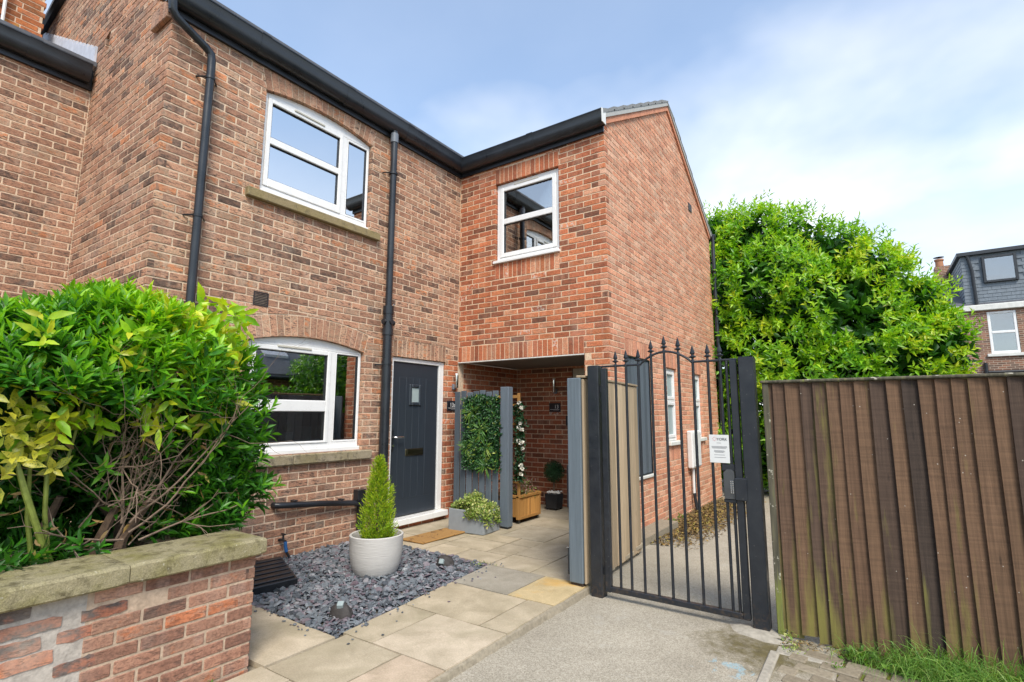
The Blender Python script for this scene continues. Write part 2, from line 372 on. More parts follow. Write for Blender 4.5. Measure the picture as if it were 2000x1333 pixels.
M['rock'] = plain('fake_rock', (.045, .04, .038), .8, var=.4, scale=30, bump=.6)
M['solar'] = plain('solar_panel', (.30, .36, .36), .12)
M['litter'] = (lambda g: g.set(g.ramp(g.xyz(g.tint())[0], [(0, (.07, .045, .02)), (.5, (.17, .115, .045)), (.85, (.28, .17, .05)), (1, (.30, .27, .06))]), .9))(NT('dead_leaves'))

def leaf_mat(name, stops, rough=.38, trans=.42, spots=None, spec=.5):
    g = NT(name); t = g.xyz(g.tint()); P = g.pos()
    c = g.ramp(t[0], stops)
    c = g.mix(1.0, c, g.ramp(t[1], [(0, (.72, .74, .7)), (1, (1.25, 1.2, 1.1))]), 'MULTIPLY')
    c = g.mix(1.0, c, g.ramp(g.noise(P, 38, 3), [(.3, (.86, .86, .86)), (.7, (1.12, 1.12, 1.12))]), 'MULTIPLY')
    if spots: c = g.mix(g.mr(g.voro(P, 95), .25, .33, .8, 0), c, spots)
    g.set(c, rough, spec=spec)
    tr = g.n('ShaderNodeBsdfTranslucent')
    g.setin(tr.inputs[0], g.mix(1.0, c, (1.35, 1.25, .55), 'MULTIPLY'))
    ms = g.n('ShaderNodeMixShader'); ms.inputs[0].default_value = trans
    g.l(g.b.outputs[0], ms.inputs[1]); g.l(tr.outputs[0], ms.inputs[2])
    g.l(ms.outputs[0], g.t.nodes['Material Output'].inputs['Surface'])
    return g.m
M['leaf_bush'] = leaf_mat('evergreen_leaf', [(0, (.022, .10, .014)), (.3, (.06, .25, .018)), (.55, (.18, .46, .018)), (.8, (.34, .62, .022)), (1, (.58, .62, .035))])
M['leaf_aucuba'] = leaf_mat('spotted_yellow_leaf', [(0, (.20, .28, .02)), (.5, (.36, .41, .03)), (1, (.52, .49, .06))], .4, .3, (.16, .22, .025))
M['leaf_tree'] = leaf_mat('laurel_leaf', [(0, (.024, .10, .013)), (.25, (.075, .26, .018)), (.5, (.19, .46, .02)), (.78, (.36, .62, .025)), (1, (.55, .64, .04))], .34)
M['leaf_conifer'] = leaf_mat('conifer_spray', [(0, (.07, .17, .012)), (.5, (.22, .40, .016)), (1, (.44, .54, .03))], .6, .3, spec=.3)
M['leaf_dark'] = leaf_mat('dark_artificial_leaf', [(0, (.012, .05, .018)), (.5, (.03, .11, .03)), (.85, (.09, .22, .04)), (1, (.30, .36, .06))], .42, .15)
M['leaf_varieg'] = leaf_mat('variegated_leaf', [(0, (.12, .23, .05)), (.5, (.30, .42, .09)), (1, (.58, .58, .26))], .5, .3)
M['leaf_grass'] = leaf_mat('grass_blade', [(0, (.07, .17, .03)), (.5, (.16, .35, .06)), (1, (.36, .46, .14))], .5, .35)
M['leaf_weed'] = leaf_mat('weed_leaf', [(0, (.06, .19, .022)), (1, (.20, .38, .045))], .5, .35)
M['leaf_box'] = leaf_mat('topiary_leaf', [(0, (.008, .04, .012)), (1, (.02, .09, .026))], .5, .1)
M['leaf_mixed'] = leaf_mat('heather_leaf', [(0, (.04, .09, .03)), (.4, (.16, .22, .05)), (.7, (.26, .10, .12)), (1, (.55, .45, .42))], .6, .2)
M['mat_coir'] = (lambda g: (g.bump(g.noise(g.pos(), 260, 3), .9, .006), g.set(g.mix(g.mr(g.noise(g.pos(), 7.0, 4, .6, 1.0), .58, .64, 0, .75), g.mix(g.noise(g.pos(), 170, 3), (.26, .135, .04), (.46, .26, .085)), (.12, .06, .022)), .95))[1])(NT('coir_doormat'))
def pot_mat():
    g = NT('ribbed_white_pot'); P = g.pos(); p = g.xyz(P)
    f = g.noise(g.comb(g.math('MULTIPLY', p[0], 9), g.math('MULTIPLY', p[1], 9), g.math('MULTIPLY', p[2], 120)), 1, 3, .5, .5)
    g.bump(f, .6, .005)
    return g.set(g.mix(f, (.46, .445, .42), (.58, .56, .535)), .65)
M['pot'] = pot_mat()
M['chimney_brick'] = brick_mat('orange_chimney_brick', [(0, (.2, .10, .05)), (.5, (.42, .16, .07)), (.8, (.5, .2, .08)), (1, (.45, .36, .08))], .3, .2)
def far_brick():
    g = NT('far_yellow_brown_brick'); P = g.pos(); p = g.xyz(P)
    b = g.n('ShaderNodeTexBrick'); g.l(g.comb(g.math('ADD', p[0], p[1]), p[2], 0.0), b.inputs['Vector'])
    b.inputs['Scale'].default_value = 1.0; b.inputs['Brick Width'].default_value = .225; b.inputs['Row Height'].default_value = .075; b.inputs['Mortar Size'].default_value = .008
    b.inputs['Color1'].default_value = (.30, .14, .085, 1); b.inputs['Color2'].default_value = (.12, .075, .055, 1); b.inputs['Mortar'].default_value = (.42, .34, .26, 1)
    return g.set(b.outputs[0], .9)
M['farbrick'] = far_brick()

# ------------------------------------------------------------------ mesh helpers
OFF = {}
class MB:
    """collects faces; build() links them as one mesh object"""
    def __init__(s): s.v = []; s.f = []; s.sm = []; s.tint = []; s.ct = None
    def add(s, vs, fs, smooth=False):
        b = len(s.v); s.v += [tuple(map(float, q)) for q in vs]
        s.f += [tuple(i + b for i in q) for q in fs]; s.sm += [smooth] * len(fs)
        s.tint += [s.ct or (0, 0, 0)] * len(vs); return s
    def hexa(s, p):      # 8 points: bottom 4 (ccw), top 4
        return s.add(p, [(3, 2, 1, 0), (4, 5, 6, 7), (0, 1, 5, 4), (1, 2, 6, 5), (2, 3, 7, 6), (3, 0, 4, 7)])
    def box(s, a, b):
        x0, y0, z0 = a; x1, y1, z1 = b
        x0, x1 = min(x0, x1), max(x0, x1); y0, y1 = min(y0, y1), max(y0, y1); z0, z1 = min(z0, z1), max(z0, z1)
        return s.hexa([(x0, y0, z0), (x1, y0, z0), (x1, y1, z0), (x0, y1, z0), (x0, y0, z1), (x1, y0, z1), (x1, y1, z1), (x0, y1, z1)])
    def bbox(s, a, b, c=.004, fr=None):   # chamfered box
        a = np.array(a, float); b = np.array(b, float); lo = np.minimum(a, b); hi = np.maximum(a, b)
        c = min(c, *(hi - lo) * .45)
        V = []; 
        def vid(ix, iy, iz, ax):
            p = [0, 0, 0]
            for k, i in enumerate((ix, iy, iz)):
                e = hi[k] if i else lo[k]
                if k != ax: e = e - c if i else e + c
                p[k] = e
            V.append(tuple(p)); return len(V) - 1
        idx = {(ix, iy, iz, ax): vid(ix, iy, iz, ax) for ix in (0, 1) for iy in (0, 1) for iz in (0, 1) for ax in (0, 1, 2)}
        F = []
        for ax in (0, 1, 2):
            u, w = (ax + 1) % 3, (ax + 2) % 3
            for sd_ in (0, 1):
                q = []
                for i, j in ((0, 0), (1, 0), (1, 1), (0, 1)):
                    k = [0, 0, 0]; k[ax] = sd_; k[u] = i; k[w] = j; q.append(idx[(*k, ax)])
                F.append(tuple(q) if sd_ else tuple(q[::-1]))
        for ax in (0, 1, 2):          # edges along ax
            u, w = (ax + 1) % 3, (ax + 2) % 3
            for i in (0, 1):
                for j in (0, 1):
                    k0 = [0, 0, 0]; k0[u] = i; k0[w] = j; k1 = list(k0); k1[ax] = 1
                    q = (idx[(*k0, u)], idx[(*k1, u)], idx[(*k1, w)], idx[(*k0, w)])
                    F.append(q if (i == j) else q[::-1])
        for ix in (0, 1):
            for iy in (0, 1):
                for iz in (0, 1):
                    q = (idx[(ix, iy, iz, 0)], idx[(ix, iy, iz, 1)], idx[(ix, iy, iz, 2)])
                    F.append(q if (ix + iy + iz) % 2 else q[::-1])
        if fr: V = [fr(*q) for q in V]
        return s.add(V, F)
    def tube(s, path, r, n=12, cap=True, smooth=True):
        P = [np.array(p, float) for p in path]; rr = r if isinstance(r, (list, tuple)) else [r] * len(P)
        vs = []; fs = []; prev = None
        for i, p in enumerate(P):
            t = (P[min(i + 1, len(P) - 1)] - P[max(i - 1, 0)]); t = t / (np.linalg.norm(t) + 1e-9)
            if prev is None:
                a = np.array([0, 0, 1.0]) if abs(t[2]) < .9 else np.array([1.0, 0, 0]); u = np.cross(t, a)
            else: u = prev - t * (prev @ t)
            u /= np.linalg.norm(u) + 1e-9; w = np.cross(t, u); prev = u
            for k in range(n):
                an = 2 * math.pi * k / n; vs.append(p + rr[i] * (math.cos(an) * u + math.sin(an) * w))
        for i in range(len(P) - 1):
            for k in range(n):
                a = i * n + k; b = i * n + (k + 1) % n; fs.append((a, b, b + n, a + n))
        s.add(vs, fs, smooth)
        if cap:
            b0 = len(s.v) - len(vs)
            s.f += [tuple(b0 + k for k in range(n))[::-1], tuple(b0 + (len(P) - 1) * n + k for k in range(n))]; s.sm += [False, False]
        return s
    def lathe(s, prof, c, n=32, smooth=True):
        vs = []; fs = []
        for r_, z in prof:
            for k in range(n):
                a = 2 * math.pi * k / n; vs.append((c[0] + r_ * math.cos(a), c[1] + r_ * math.sin(a), c[2] + z))
        for i in range(len(prof) - 1):
            for k in range(n):
                a = i * n + k; b = i * n + (k + 1) % n; fs.append((a, b, b + n, a + n))
        return s.add(vs, fs, smooth)
    def prism(s, poly, to3, d0, d1):     # poly of (s,z) ccw seen from outside; to3(s,z,d)
        n = len(poly); vs = [to3(a, b, d1) for a, b in poly] + [to3(a, b, d0) for a, b in poly]
        fs = [tuple(range(n)), tuple(range(n, 2 * n))[::-1]] + [(i, i + n, (i + 1) % n + n, (i + 1) % n) for i in range(n)]
        return s.add(vs, fs)
    def build(s, name, mat_, parent=None, kind=None, sharp=35):
        L = np.array(OFF.get(parent.name, (0, 0, 0))) if parent else np.zeros(3)
        me = bpy.data.meshes.new(name)
        me.from_pydata([(q[0] - L[0], q[1] - L[1], q[2] - L[2]) for q in s.v], [], s.f)
        if any(any(t) for t in s.tint):
            at = me.attributes.new('tint', 'FLOAT_COLOR', 'POINT')
            at.data.foreach_set('color', np.array([(*t, 1) for t in s.tint], 'f').ravel())
        if any(s.sm):
            me.polygons.foreach_set('use_smooth', s.sm); me.set_sharp_from_angle(angle=R(sharp))
        me.materials.append(M[mat_] if isinstance(mat_, str) else mat_); me.update()
        o = bpy.data.objects.new(name, me); col.objects.link(o)
        if parent: o.parent = parent; OFF[o.name] = tuple(L)
        if kind: o['kind'] = kind
        return o
def tag(o, label=None, cat=None, group=None, kind=None):
    if label: o['label'] = label
    if cat: o['category'] = cat
    if group: o['group'] = group
    if kind: o['kind'] = kind
    return o
def thing(name, label, cat, loc, group=None):
    o = bpy.data.objects.new(name, None); col.objects.link(o); o.location = loc; o.empty_display_size = .2
    OFF[o.name] = tuple(loc)
    return tag(o, label, cat, group)
def rt(): return (random.random(), random.random(), random.random())
def obj_at(name, me, parent, world, rotz=0.0, tint=None, rot=None):
    L = OFF.get(parent.name, (0, 0, 0)) if parent else (0, 0, 0)
    o = bpy.data.objects.new(name, me); col.objects.link(o)
    if parent: o.parent = parent; OFF[o.name] = tuple(L)
    o.location = (world[0] - L[0], world[1] - L[1], world[2] - L[2])
    o.rotation_euler = rot if rot else (0, 0, rotz)
    if tint is not None: o['tint'] = [float(x) for x in tint]
    return o
def raw_mesh(name, mb, mat_):
    me = bpy.data.meshes.new(name); me.from_pydata(mb.v, [], mb.f)
    if any(mb.sm): me.polygons.foreach_set('use_smooth', mb.sm); me.set_sharp_from_angle(angle=R(35))
    me.materials.append(M[mat_] if isinstance(mat_, str) else mat_); me.update(); return me
def text_mesh(name, txt, size, mat_, extrude=.0006, align='LEFT', spacing=1.0):
    cu = bpy.data.curves.new(name, 'FONT'); cu.body = txt; cu.size = size; cu.extrude = extrude; cu.align_x = align; cu.space_character = spacing
    to = bpy.data.objects.new(name, cu); col.objects.link(to)
    dg = bpy.context.evaluated_depsgraph_get(); me = bpy.data.meshes.new_from_object(to.evaluated_get(dg))
    bpy.data.objects.remove(to); me.name = name; me.materials.clear(); me.materials.append(M[mat_]); return me

# ------------------------------------------------------------------ leaves (numpy)
def nrm(a): return a / (np.linalg.norm(a, axis=-1, keepdims=True) + 1e-9)
def leaves(P, D, Nn, L, W, fold=.25, curl=.25, simple=False):
    """arrays of leaf base points, directions, normals -> verts, faces"""
    P = np.asarray(P, float); D = nrm(np.asarray(D, float)); Nn = np.asarray(Nn, float)
    S = nrm(np.cross(D, Nn)); Nn = np.cross(S, D); n = len(P)
    L = np.broadcast_to(L, (n,))[:, None]; W = np.broadcast_to(W, (n,))[:, None]
    if simple:
        st = [(0, 0, 0), (.45, -1, 1), (.45, 1, 1), (1, 0, -1)]
        F = [(0, 2, 3), (0, 3, 1)]
    else:
        st = [(0, 0, 0), (.28, -.8, .7), (.28, 0, 0), (.28, .8, .7), (.62, -.9, .8), (.62, 0, 0), (.62, .9, .8), (1, 0, 0)]
        F = [(0, 2, 1), (0, 3, 2), (1, 2, 5, 4), (2, 3, 6, 5), (4, 5, 7), (5, 6, 7)]
    V = []
    for (t, w, f) in st:
        V.append(P + D * L * t + S * W * .5 * w + Nn * (W * fold * max(f, 0) - L * curl * t * t))
    V = np.stack(V, 1)
    k = len(st); base = (np.arange(n) * k)
    faces = []
    for f in F: faces.append(base[:, None] + np.array(f)[None])
    return V.reshape(-1, 3), faces
def leaf_object(name, mat_, parent, sets, tints, kind=None, smooth=True):
    """sets: list of (verts, faces) ; tints: list of per leaf tint arrays"""
    L = np.array(OFF.get(parent.name, (0, 0, 0))) if parent else np.zeros(3)
    AV = []; AF = []; AT = []; b = 0
    for (V, F), T in zip(sets, tints):
        k = len(V) // len(T); AV.append(V); AT.append(np.repeat(T, k, 0))
        for f in F: AF += [tuple(r) for r in (f + b).tolist()]
        b += len(V)
    me = bpy.data.meshes.new(name); V = np.concatenate(AV) - L; T = np.concatenate(AT)
    me.from_pydata(V.tolist(), [], AF)
    at = me.attributes.new('tint', 'FLOAT_COLOR', 'POINT')
    at.data.foreach_set('color', np.concatenate([T, np.ones((len(T), 1))], 1).astype('f').ravel())
    if smooth: me.polygons.foreach_set('use_smooth', [True] * len(me.polygons))
    me.materials.append(M[mat_]); me.update()
    o = bpy.data.objects.new(name, me); col.objects.link(o)
    if parent: o.parent = parent; OFF[o.name] = tuple(L)
    if kind: o['kind'] = kind
    return o
def rdir(n):
    return nrm(np.random.normal(size=(n, 3)))
def shoots(C, A, per, L, W, spread=(.5, 1.25), base_t=None, jitter=.15, stem=.08, simple=False, curl=.25, gap=0.0):
    """C shoot positions, A axes: whorls of leaves around each axis. returns verts/faces, tints"""
    C = np.asarray(C, float); A = nrm(np.asarray(A, float)); n = len(C)
    ref = np.where(np.abs(A[:, 2:3]) < .9, np.array([[0, 0, 1.0]]), np.array([[1.0, 0, 0]]))
    U = nrm(np.cross(A, ref)); V = np.cross(A, U)
    Ps, Ds, Ns, Ls, Ws, Ts = [], [], [], [], [], []
    ph = np.random.rand(n) * 6.28
    for k in range(per):
        f = k / max(per - 1, 1)                      # 0 outer old leaf, 1 young inner leaf at the tip
        th = spread[1] + (spread[0] - spread[1]) * f + np.random.normal(0, jitter, n)
        an = ph + k * 2.4 + np.random.normal(0, .25, n)
        rad = U * np.cos(an)[:, None] + V * np.sin(an)[:, None]
        D = A * np.cos(th)[:, None] + rad * np.sin(th)[:, None]
        Nn = A * np.sin(th)[:, None] - rad * np.cos(th)[:, None]
        Ps.append(C + A * (stem * (f - .7)) + rad * gap); Ds.append(D + np.random.normal(0, jitter * .6, (n, 3))); Ns.append(Nn)
        l = L * (1 - .28 * f) * np.random.uniform(.75, 1.2, n); Ls.append(l); Ws.append(l * W * np.random.uniform(.85, 1.15, n))
        bt = base_t if base_t is not None else np.random.rand(n)
        Ts.append(np.stack([np.clip(bt + .18 * (f - .5) + np.random.normal(0, .09, n), 0, 1), np.random.rand(n), np.random.rand(n)], 1))
    st = leaves(np.concatenate(Ps), np.concatenate(Ds), np.concatenate(Ns), np.concatenate(Ls), np.concatenate(Ws), curl=curl, simple=simple)
    return st, np.concatenate(Ts)

# ------------------------------------------------------------------ brickwork
def px_of(w):
    d = np.asarray(w, float) - CAM; z = d @ CF
    if z < .2: return None
    return 1000 + 1013.85 * (d @ CR) / z, 666.5 - 1013.85 * (d @ CU) / z, z
class Frame:
    def __init__(s, O, ang, base=0.0):
        s.O = np.array(O, float); s.ang = ang; s.U = np.array([math.cos(ang), math.sin(ang)]); s.N = np.array([s.U[1], -s.U[0]])
    def p(s, a, z, d=0.0):
        q = s.O[:2] + s.U * a + s.N * d; return (q[0], q[1], z)
class Hole:
    def __init__(s, s0, s1, z0, z1, sag=0.0, sold=True, sold_bot=False, only_block=False, inner=False):
        s.s0, s.s1, s.z0, s.z1, s.sag, s.sold, s.sold_bot, s.only_block = s0, s1, z0, z1, sag, sold, sold_bot, only_block
        s.h = .222
        if sag:
            w = s1 - s0; s.R = (w * w / 4 + sag * sag) / (2 * sag); s.c = ((s0 + s1) / 2, z1 + sag - s.R); s.th = math.asin(w / 2 / s.R)
            s.ext = (s.R + s.h) * math.sin(s.th)
    def top(s, a):
        if not s.sag: return s.z1
        return s.c[1] + math.sqrt(max(s.R ** 2 - (a - s.c[0]) ** 2, 0))
    def block(s, a):
        """blocked z-interval for course bricks at position a"""
        if s.sag and s.sold:
            q = abs(a - s.c[0])
            if q > s.ext + .008: return None
            hi = s.c[1] + math.sqrt((s.R + s.h + .008) ** 2 - q * q)
            if s.s0 <= a <= s.s1: return (s.z0, hi)
            lo = s.c[1] + (q - .008) / math.tan(s.th); return (lo, hi)
        if not (s.s0 <= a <= s.s1): return None
        return (s.z0 - (s.h if s.sold_bot else 0), s.z1 + (s.h if s.sold else 0))
    def edges(s):
        if s.sag and s.sold:
            return [s.c[0] - s.ext - .008 + 1e-5, s.c[0] + s.ext + .008 - 1e-5, s.s0, s.s1] + list(np.linspace(s.s0, s.s1, 25)) + list(np.linspace(s.c[0] - s.ext, s.s0, 4)) + list(np.linspace(s.s1, s.c[0] + s.ext, 4))
        return [s.s0, s.s1]

class House:
    def __init__(s, name, label, loc):
        s.o = thing(name, label, 'house', loc); s.items = []; s.cp = .075; s.bl = .225
    def wall(s, fr, s0, s1, zb, top, holes, bmat, mmat, zref=0.0, off=0.0, pick=None, thick=.12, name='wall', rake_edges=(), bricks=True, skin=.1, zbrick=None, slab=None):
        topf = top if callable(top) else (lambda a: top)
        hs = [h for h in holes if not h.only_block]
        e = .006
        m0, m1 = slab or (s0, s1)
        br = {m0, m1, *rake_edges}
        for h in hs:
            br |= {h.s0 - e, h.s1 + e}
            if h.sag: br |= set(np.linspace(h.s0, h.s1, 17))
        br = sorted(b for b in br if m0 - 1e-6 <= b <= m1 + 1e-6)
        mb = MB()
        for a, b in zip(br[:-1], br[1:]):
            if b - a < 1e-5: continue
            mid = (a + b) / 2; cur = (zb, zb)
            hh = sorted([h for h in hs if h.s0 - e < mid < h.s1 + e], key=lambda h: h.z0)
            segs = []
            for h in hh:
                segs.append((cur, (h.z0 - e, h.z0 - e)))
                ca, cb = min(max(a, h.s0), h.s1), min(max(b, h.s0), h.s1)
                cur = (h.top(ca) + e, h.top(cb) + e)
            segs.append((cur, (topf(a), topf(b))))
            for lo, hi in segs:
                if hi[0] - lo[0] < 1e-4 and hi[1] - lo[1] < 1e-4: continue
                f, k = -.0045, -thick
                mb.hexa([fr.p(a, lo[0], k), fr.p(a, lo[0], f), fr.p(b, lo[1], f), fr.p(b, lo[1], k), fr.p(a, hi[0], k), fr.p(a, hi[0], f), fr.p(b, hi[1], f), fr.p(b, hi[1], k)])
        w = mb.build(name, mmat, s.o)
        if not bricks: return w
        zlow = zbrick if zbrick is not None else zb
        k0 = int(math.floor((zlow - zref) / s.cp)); zmax = max(topf(s0), topf(s1), *([topf(q) for q in rake_edges] or [0]))
        k = k0
        while zref + k * s.cp < zmax:
            c = max(zref + k * s.cp + .006, zlow); d = zref + k * s.cp + s.cp - .006
            a = s0 + off - s.bl - (s.bl / 2 if k % 2 else 0)
            while a < s1:
                b_ = a + s.bl; p, q = max(a + .006, s0 + .001), min(b_ - .006, s1 - .001)
                if q - p > .009 and d - c > .012:
                    s.cut(w, fr, p, q, c, d, holes, topf, bmat, pick, skin)
                a = b_
            k += 1
        for h in hs:
            if h.sold and h.sag:
                n = int(round(2 * h.th * (h.R + .1) / .075)); st = 2 * h.th / n
                for i in range(n):
                    t0 = -h.th + i * st + .005 / (h.R + .1); t1 = -h.th + (i + 1) * st - .005 / (h.R + .1)
                    pl = [(h.c[0] + r_ * math.sin(t), h.c[1] + r_ * math.cos(t)) for r_, t in ((h.R, t0), (h.R, t1), (h.R + .215, t1), (h.R + .215, t0))]
                    s.items.append((w, fr, 'poly', pl, bmat if not pick else pick(*pl[0]), skin))
            elif h.sold:
                n = int(round((h.s1 - h.s0) / .075)); st = (h.s1 - h.s0) / n
                for i in range(n):
                    a = h.s0 + i * st + .005; s.items.append((w, fr, 'rect', (a, a + st - .01, h.z1 + .001, h.z1 + .216), bmat if not pick else pick(a, h.z1 + .1), skin))
            if h.sold_bot:
                n = int(round((h.s1 - h.s0) / .075)); st = (h.s1 - h.s0) / n
                for i in range(n):
                    a = h.s0 + i * st + .005; s.items.append((w, fr, 'rect', (a, a + st - .01, h.z0 - .216, h.z0 - .001), bmat if not pick else pick(a, h.z0 - .1), skin))
        return w
    def cut(s, w, fr, p, q, c, d, holes, topf, bmat, pick, skin):
        bm = pick((p + q) / 2, (c + d) / 2) if pick else bmat
        if bm is None: return
        ob = [h for h in holes if any(h.block(x) and h.block(x)[0] < d and h.block(x)[1] > c for x in (p, q, (p + q) / 2, (3 * p + q) / 4, (p + 3 * q) / 4))]
        rk = min(topf(p), topf(q)) < d
        if not ob and not rk:
            s.items.append((w, fr, 'rect', (p, q, c, d), bm, skin)); return
        xs = sorted({p, q, *[x for h in ob for x in h.edges() if p < x < q], *(np.linspace(p, q, 5) if rk else [])})
        runs = [[], []]
        def flush(i):
            r_ = runs[i]; runs[i] = []
            if len(r_) < 2: return
            if r_[-1][0] - r_[0][0] < .009: return
            if max(x[2] - x[1] for x in r_) < .014: return
            if all(abs(x[1] - c) < 1e-6 and abs(x[2] - d) < 1e-6 for x in r_):
                s.items.append((w, fr, 'rect', (r_[0][0], r_[-1][0], c, d), bm, skin)); return
            lo = [(x[0], x[1]) for x in r_]; hi = [(x[0], max(x[2], x[1] + .001)) for x in r_][::-1]
            s.items.append((w, fr, 'poly', lo + hi, bm, skin))
        for a, b in zip(xs[:-1], xs[1:]):
            ca, cb = a + 1e-6, b - 1e-6
            bl = [(h.block(ca), h.block(cb)) for h in ob]; bl = [z for z in bl if z[0] and z[1] and (max(z[0][1], z[1][1]) > c and min(z[0][0], z[1][0]) < d)]
            ta, tb = topf(a), topf(b)
            if not bl:
                A = (a, c, min(d, ta)); B = (b, c, min(d, tb))
                for i in (0, 1):
                    if runs[i] and abs(runs[i][-1][0] - a) > 1e-6: flush(i)
                i = 0 if not runs[1] else 1
                if A[2] - A[1] < .006 and B[2] - B[1] < .006: flush(0); flush(1); continue
                if not runs[i]: runs[i].append(A)
                runs[i].append(B)
            else:
                z = bl[0]
                up = ((a, max(c, z[0][1]), min(d, ta)), (b, max(c, z[1][1]), min(d, tb)))
                dn = ((a, c, min(d, z[0][0])), (b, c, min(d, z[1][0])))
                for i, (A, B) in ((1, up), (0, dn)):
                    if max(A[2] - A[1], B[2] - B[1]) < .006: flush(i); continue
                    if i == 1 and runs[0] and not runs[1] and max(dn[0][2] - dn[0][1], dn[1][2] - dn[1][1]) < .006: runs[1] = runs[0]; runs[0] = []
                    if not runs[i]: runs[i].append(A)
                    runs[i].append(B)
        flush(0); flush(1)
    def finish(s, limit=300, dist=None, hide=None):
        """the bricks that show largest become parts of their wall, the rest one stuff mesh per brick kind"""
        sc = []
        for i, (w, fr, kd, g, bm, skin) in enumerate(s.items):
            if kd == 'rect': cs, cz, ar = (g[0] + g[1]) / 2, (g[2] + g[3]) / 2, (g[1] - g[0]) * (g[3] - g[2])
            else:
                cs = sum(x[0] for x in g) / len(g); cz = sum(x[1] for x in g) / len(g); ar = .012
            wp = np.array(fr.p(cs, cz)); q = px_of(wp)
            if q is None or not (-10 < q[0] < 2010 and -10 < q[1] < 1343) or (hide and hide(q[0], q[1])): sc.append((0, i)); continue
            dv = CAM - wp; cosv = (dv[0] * fr.N[0] + dv[1] * fr.N[1]) / np.linalg.norm(dv)
            sc.append((max(cosv, 0) * ar / (q[2] ** 2), i))
        sc.sort(reverse=True); big = {i for v, i in sc[:limit] if v > 0}
        cache = {}; stuff = {}
        for i, (w, fr, kd, g, bm, skin) in enumerate(s.items):
            t = dist(fr, g, kd) if dist else rt()
            if not isinstance(bm, str): bm, t = bm
            jit = random.uniform(-.0022, .0016)
            if i in big:
                if kd == 'rect':
                    ln, ht = round(g[1] - g[0], 3), round(g[3] - g[2], 3); key = (bm, ln, ht, skin, w.name)
                    if key not in cache: cache[key] = raw_mesh('brick', MB().bbox((-ln / 2, 0, -ht / 2), (ln / 2, skin, ht / 2), .0035), bm)
                    obj_at('brick', cache[key], w, fr.p((g[0] + g[1]) / 2, (g[2] + g[3]) / 2, jit), tint=t,
                           rot=(random.gauss(0, .004), random.gauss(0, .003), fr.ang + random.gauss(0, .006)))
                else:
                    cs = sum(x[0] for x in g) / len(g); cz = sum(x[1] for x in g) / len(g)
                    mb = MB().prism([(a - cs, b - cz) for a, b in g], lambda a, b, d: (a, -d, b), -skin, 0.0)
                    obj_at('brick', raw_mesh('brick', mb, bm), w, fr.p(cs, cz, jit), fr.ang, t)
            else:
                mb = stuff.setdefault(bm, MB()); mb.ct = tuple(max(x, .002) for x in t)
                if kd == 'rect':
                    mb.bbox((g[0], -skin, g[2]), (g[1], jit, g[3]), .0035, fr=lambda a, d, z, fr=fr: fr.p(a, z, d))
                else: mb.prism(g, lambda a, b, d, fr=fr, jit=jit: fr.p(a, b, d + jit if d == 0 else d), -skin, 0.0)
        for bm, mb in stuff.items(): mb.build('brickwork', bm, s.o, 'stuff')
def rect_frame(mb, fr, s0, s1, z0, z1, wd, d0, d1, c=.005):
    """picture-frame of four bars, butted"""
    wl, wr, wb, wtp = wd if isinstance(wd, tuple) else (wd,) * 4
    f = lambda a, d, z: fr.p(a, z, d)
    mb.bbox((s0, d0, z0), (s0 + wl, d1, z1), c, f); mb.bbox((s1 - wr, d0, z0), (s1, d1, z1), c, f)
    mb.bbox((s0 + wl, d0, z0), (s1 - wr, d1, z0 + wb), c, f); mb.bbox((s0 + wl, d0, z1 - wtp), (s1 - wr, d1, z1), c, f)
def pane(fr, s0, s1, z0, z1, d, mat_, parent, name='pane'):
    mb = MB(); t = .006
    mb.hexa([fr.p(s0, z0, d - t), fr.p(s0, z0, d), fr.p(s1, z0, d), fr.p(s1, z0, d - t), fr.p(s0, z1, d - t), fr.p(s0, z1, d), fr.p(s1, z1, d), fr.p(s1, z1, d - t)])
    return mb.build(name, mat_, parent)
def fbox(mb, fr, s0, s1, z0, z1, d0, d1, c=.004):
    return mb.bbox((s0, d0, z0), (s1, d1, z1), c, lambda a, d, z: fr.p(a, z, d))
def room(house, fr, s0, s1, z0, z1, depth=1.3, mat_='dark_room', d0=-.128):
    mb = MB(); t = .03
    for a, b, c, d, e, f in ((s0 - t, s0, z0 - t, z1 + t, -depth, d0), (s1, s1 + t, z0 - t, z1 + t, -depth, d0), (s0, s1, z0 - t, z0, -depth, d0), (s0, s1, z1, z1 + t, -depth, d0), (s0, s1, z0, z1, -depth - t, -depth)):
        mb.hexa([fr.p(a, c, e), fr.p(a, c, f), fr.p(b, c, f), fr.p(b, c, e), fr.p(a, d, e), fr.p(a, d, f), fr.p(b, d, f), fr.p(b, d, e)])
    return mb.build('interior_wall', mat_, house)
# ================================================================== SETTING: ground, path, patio
def sheet(name, xs, ys, zf, mat_):
    mb = MB(); vs = [(x, y, zf(x, y)) for y in ys for x in xs]; n = len(xs)
    fs = [(j * n + i, j * n + i + 1, (j + 1) * n + i + 1, (j + 1) * n + i) for j in range(len(ys) - 1) for i in range(n - 1)]
    return tag(mb.add(vs, fs).build(name, mat_), kind='structure')
sheet('ground', [-400, -60, 0, 60, 400], [-400, -60, 0, 60, 400], lambda x, y: -.30, 'earth')
def path_z(x, y):
    return float(np.interp(y, [-12, -3, -1.7, 0, 2, 5.3, 8], [-.045, -.05, -.06, -.115, -.145, -.175, -.19]))
sheet('path', list(np.linspace(2.2, 4.6, 9)), [-12, -9, -6, -4, -3, -2.4, -1.7, -1.2, -.6, 0, 1, 2, 3, 4, 5.3, 6, 8], path_z, 'tarmac')
sheet('garden_soil', [4.45, 7, 12, 30], [-1.72, 2, 8, 30], lambda x, y: -.12, 'earth')
sheet('verge_soil', [4.6, 7, 12], [-12, -6, -1.7], lambda x, y: -.10, 'earth')

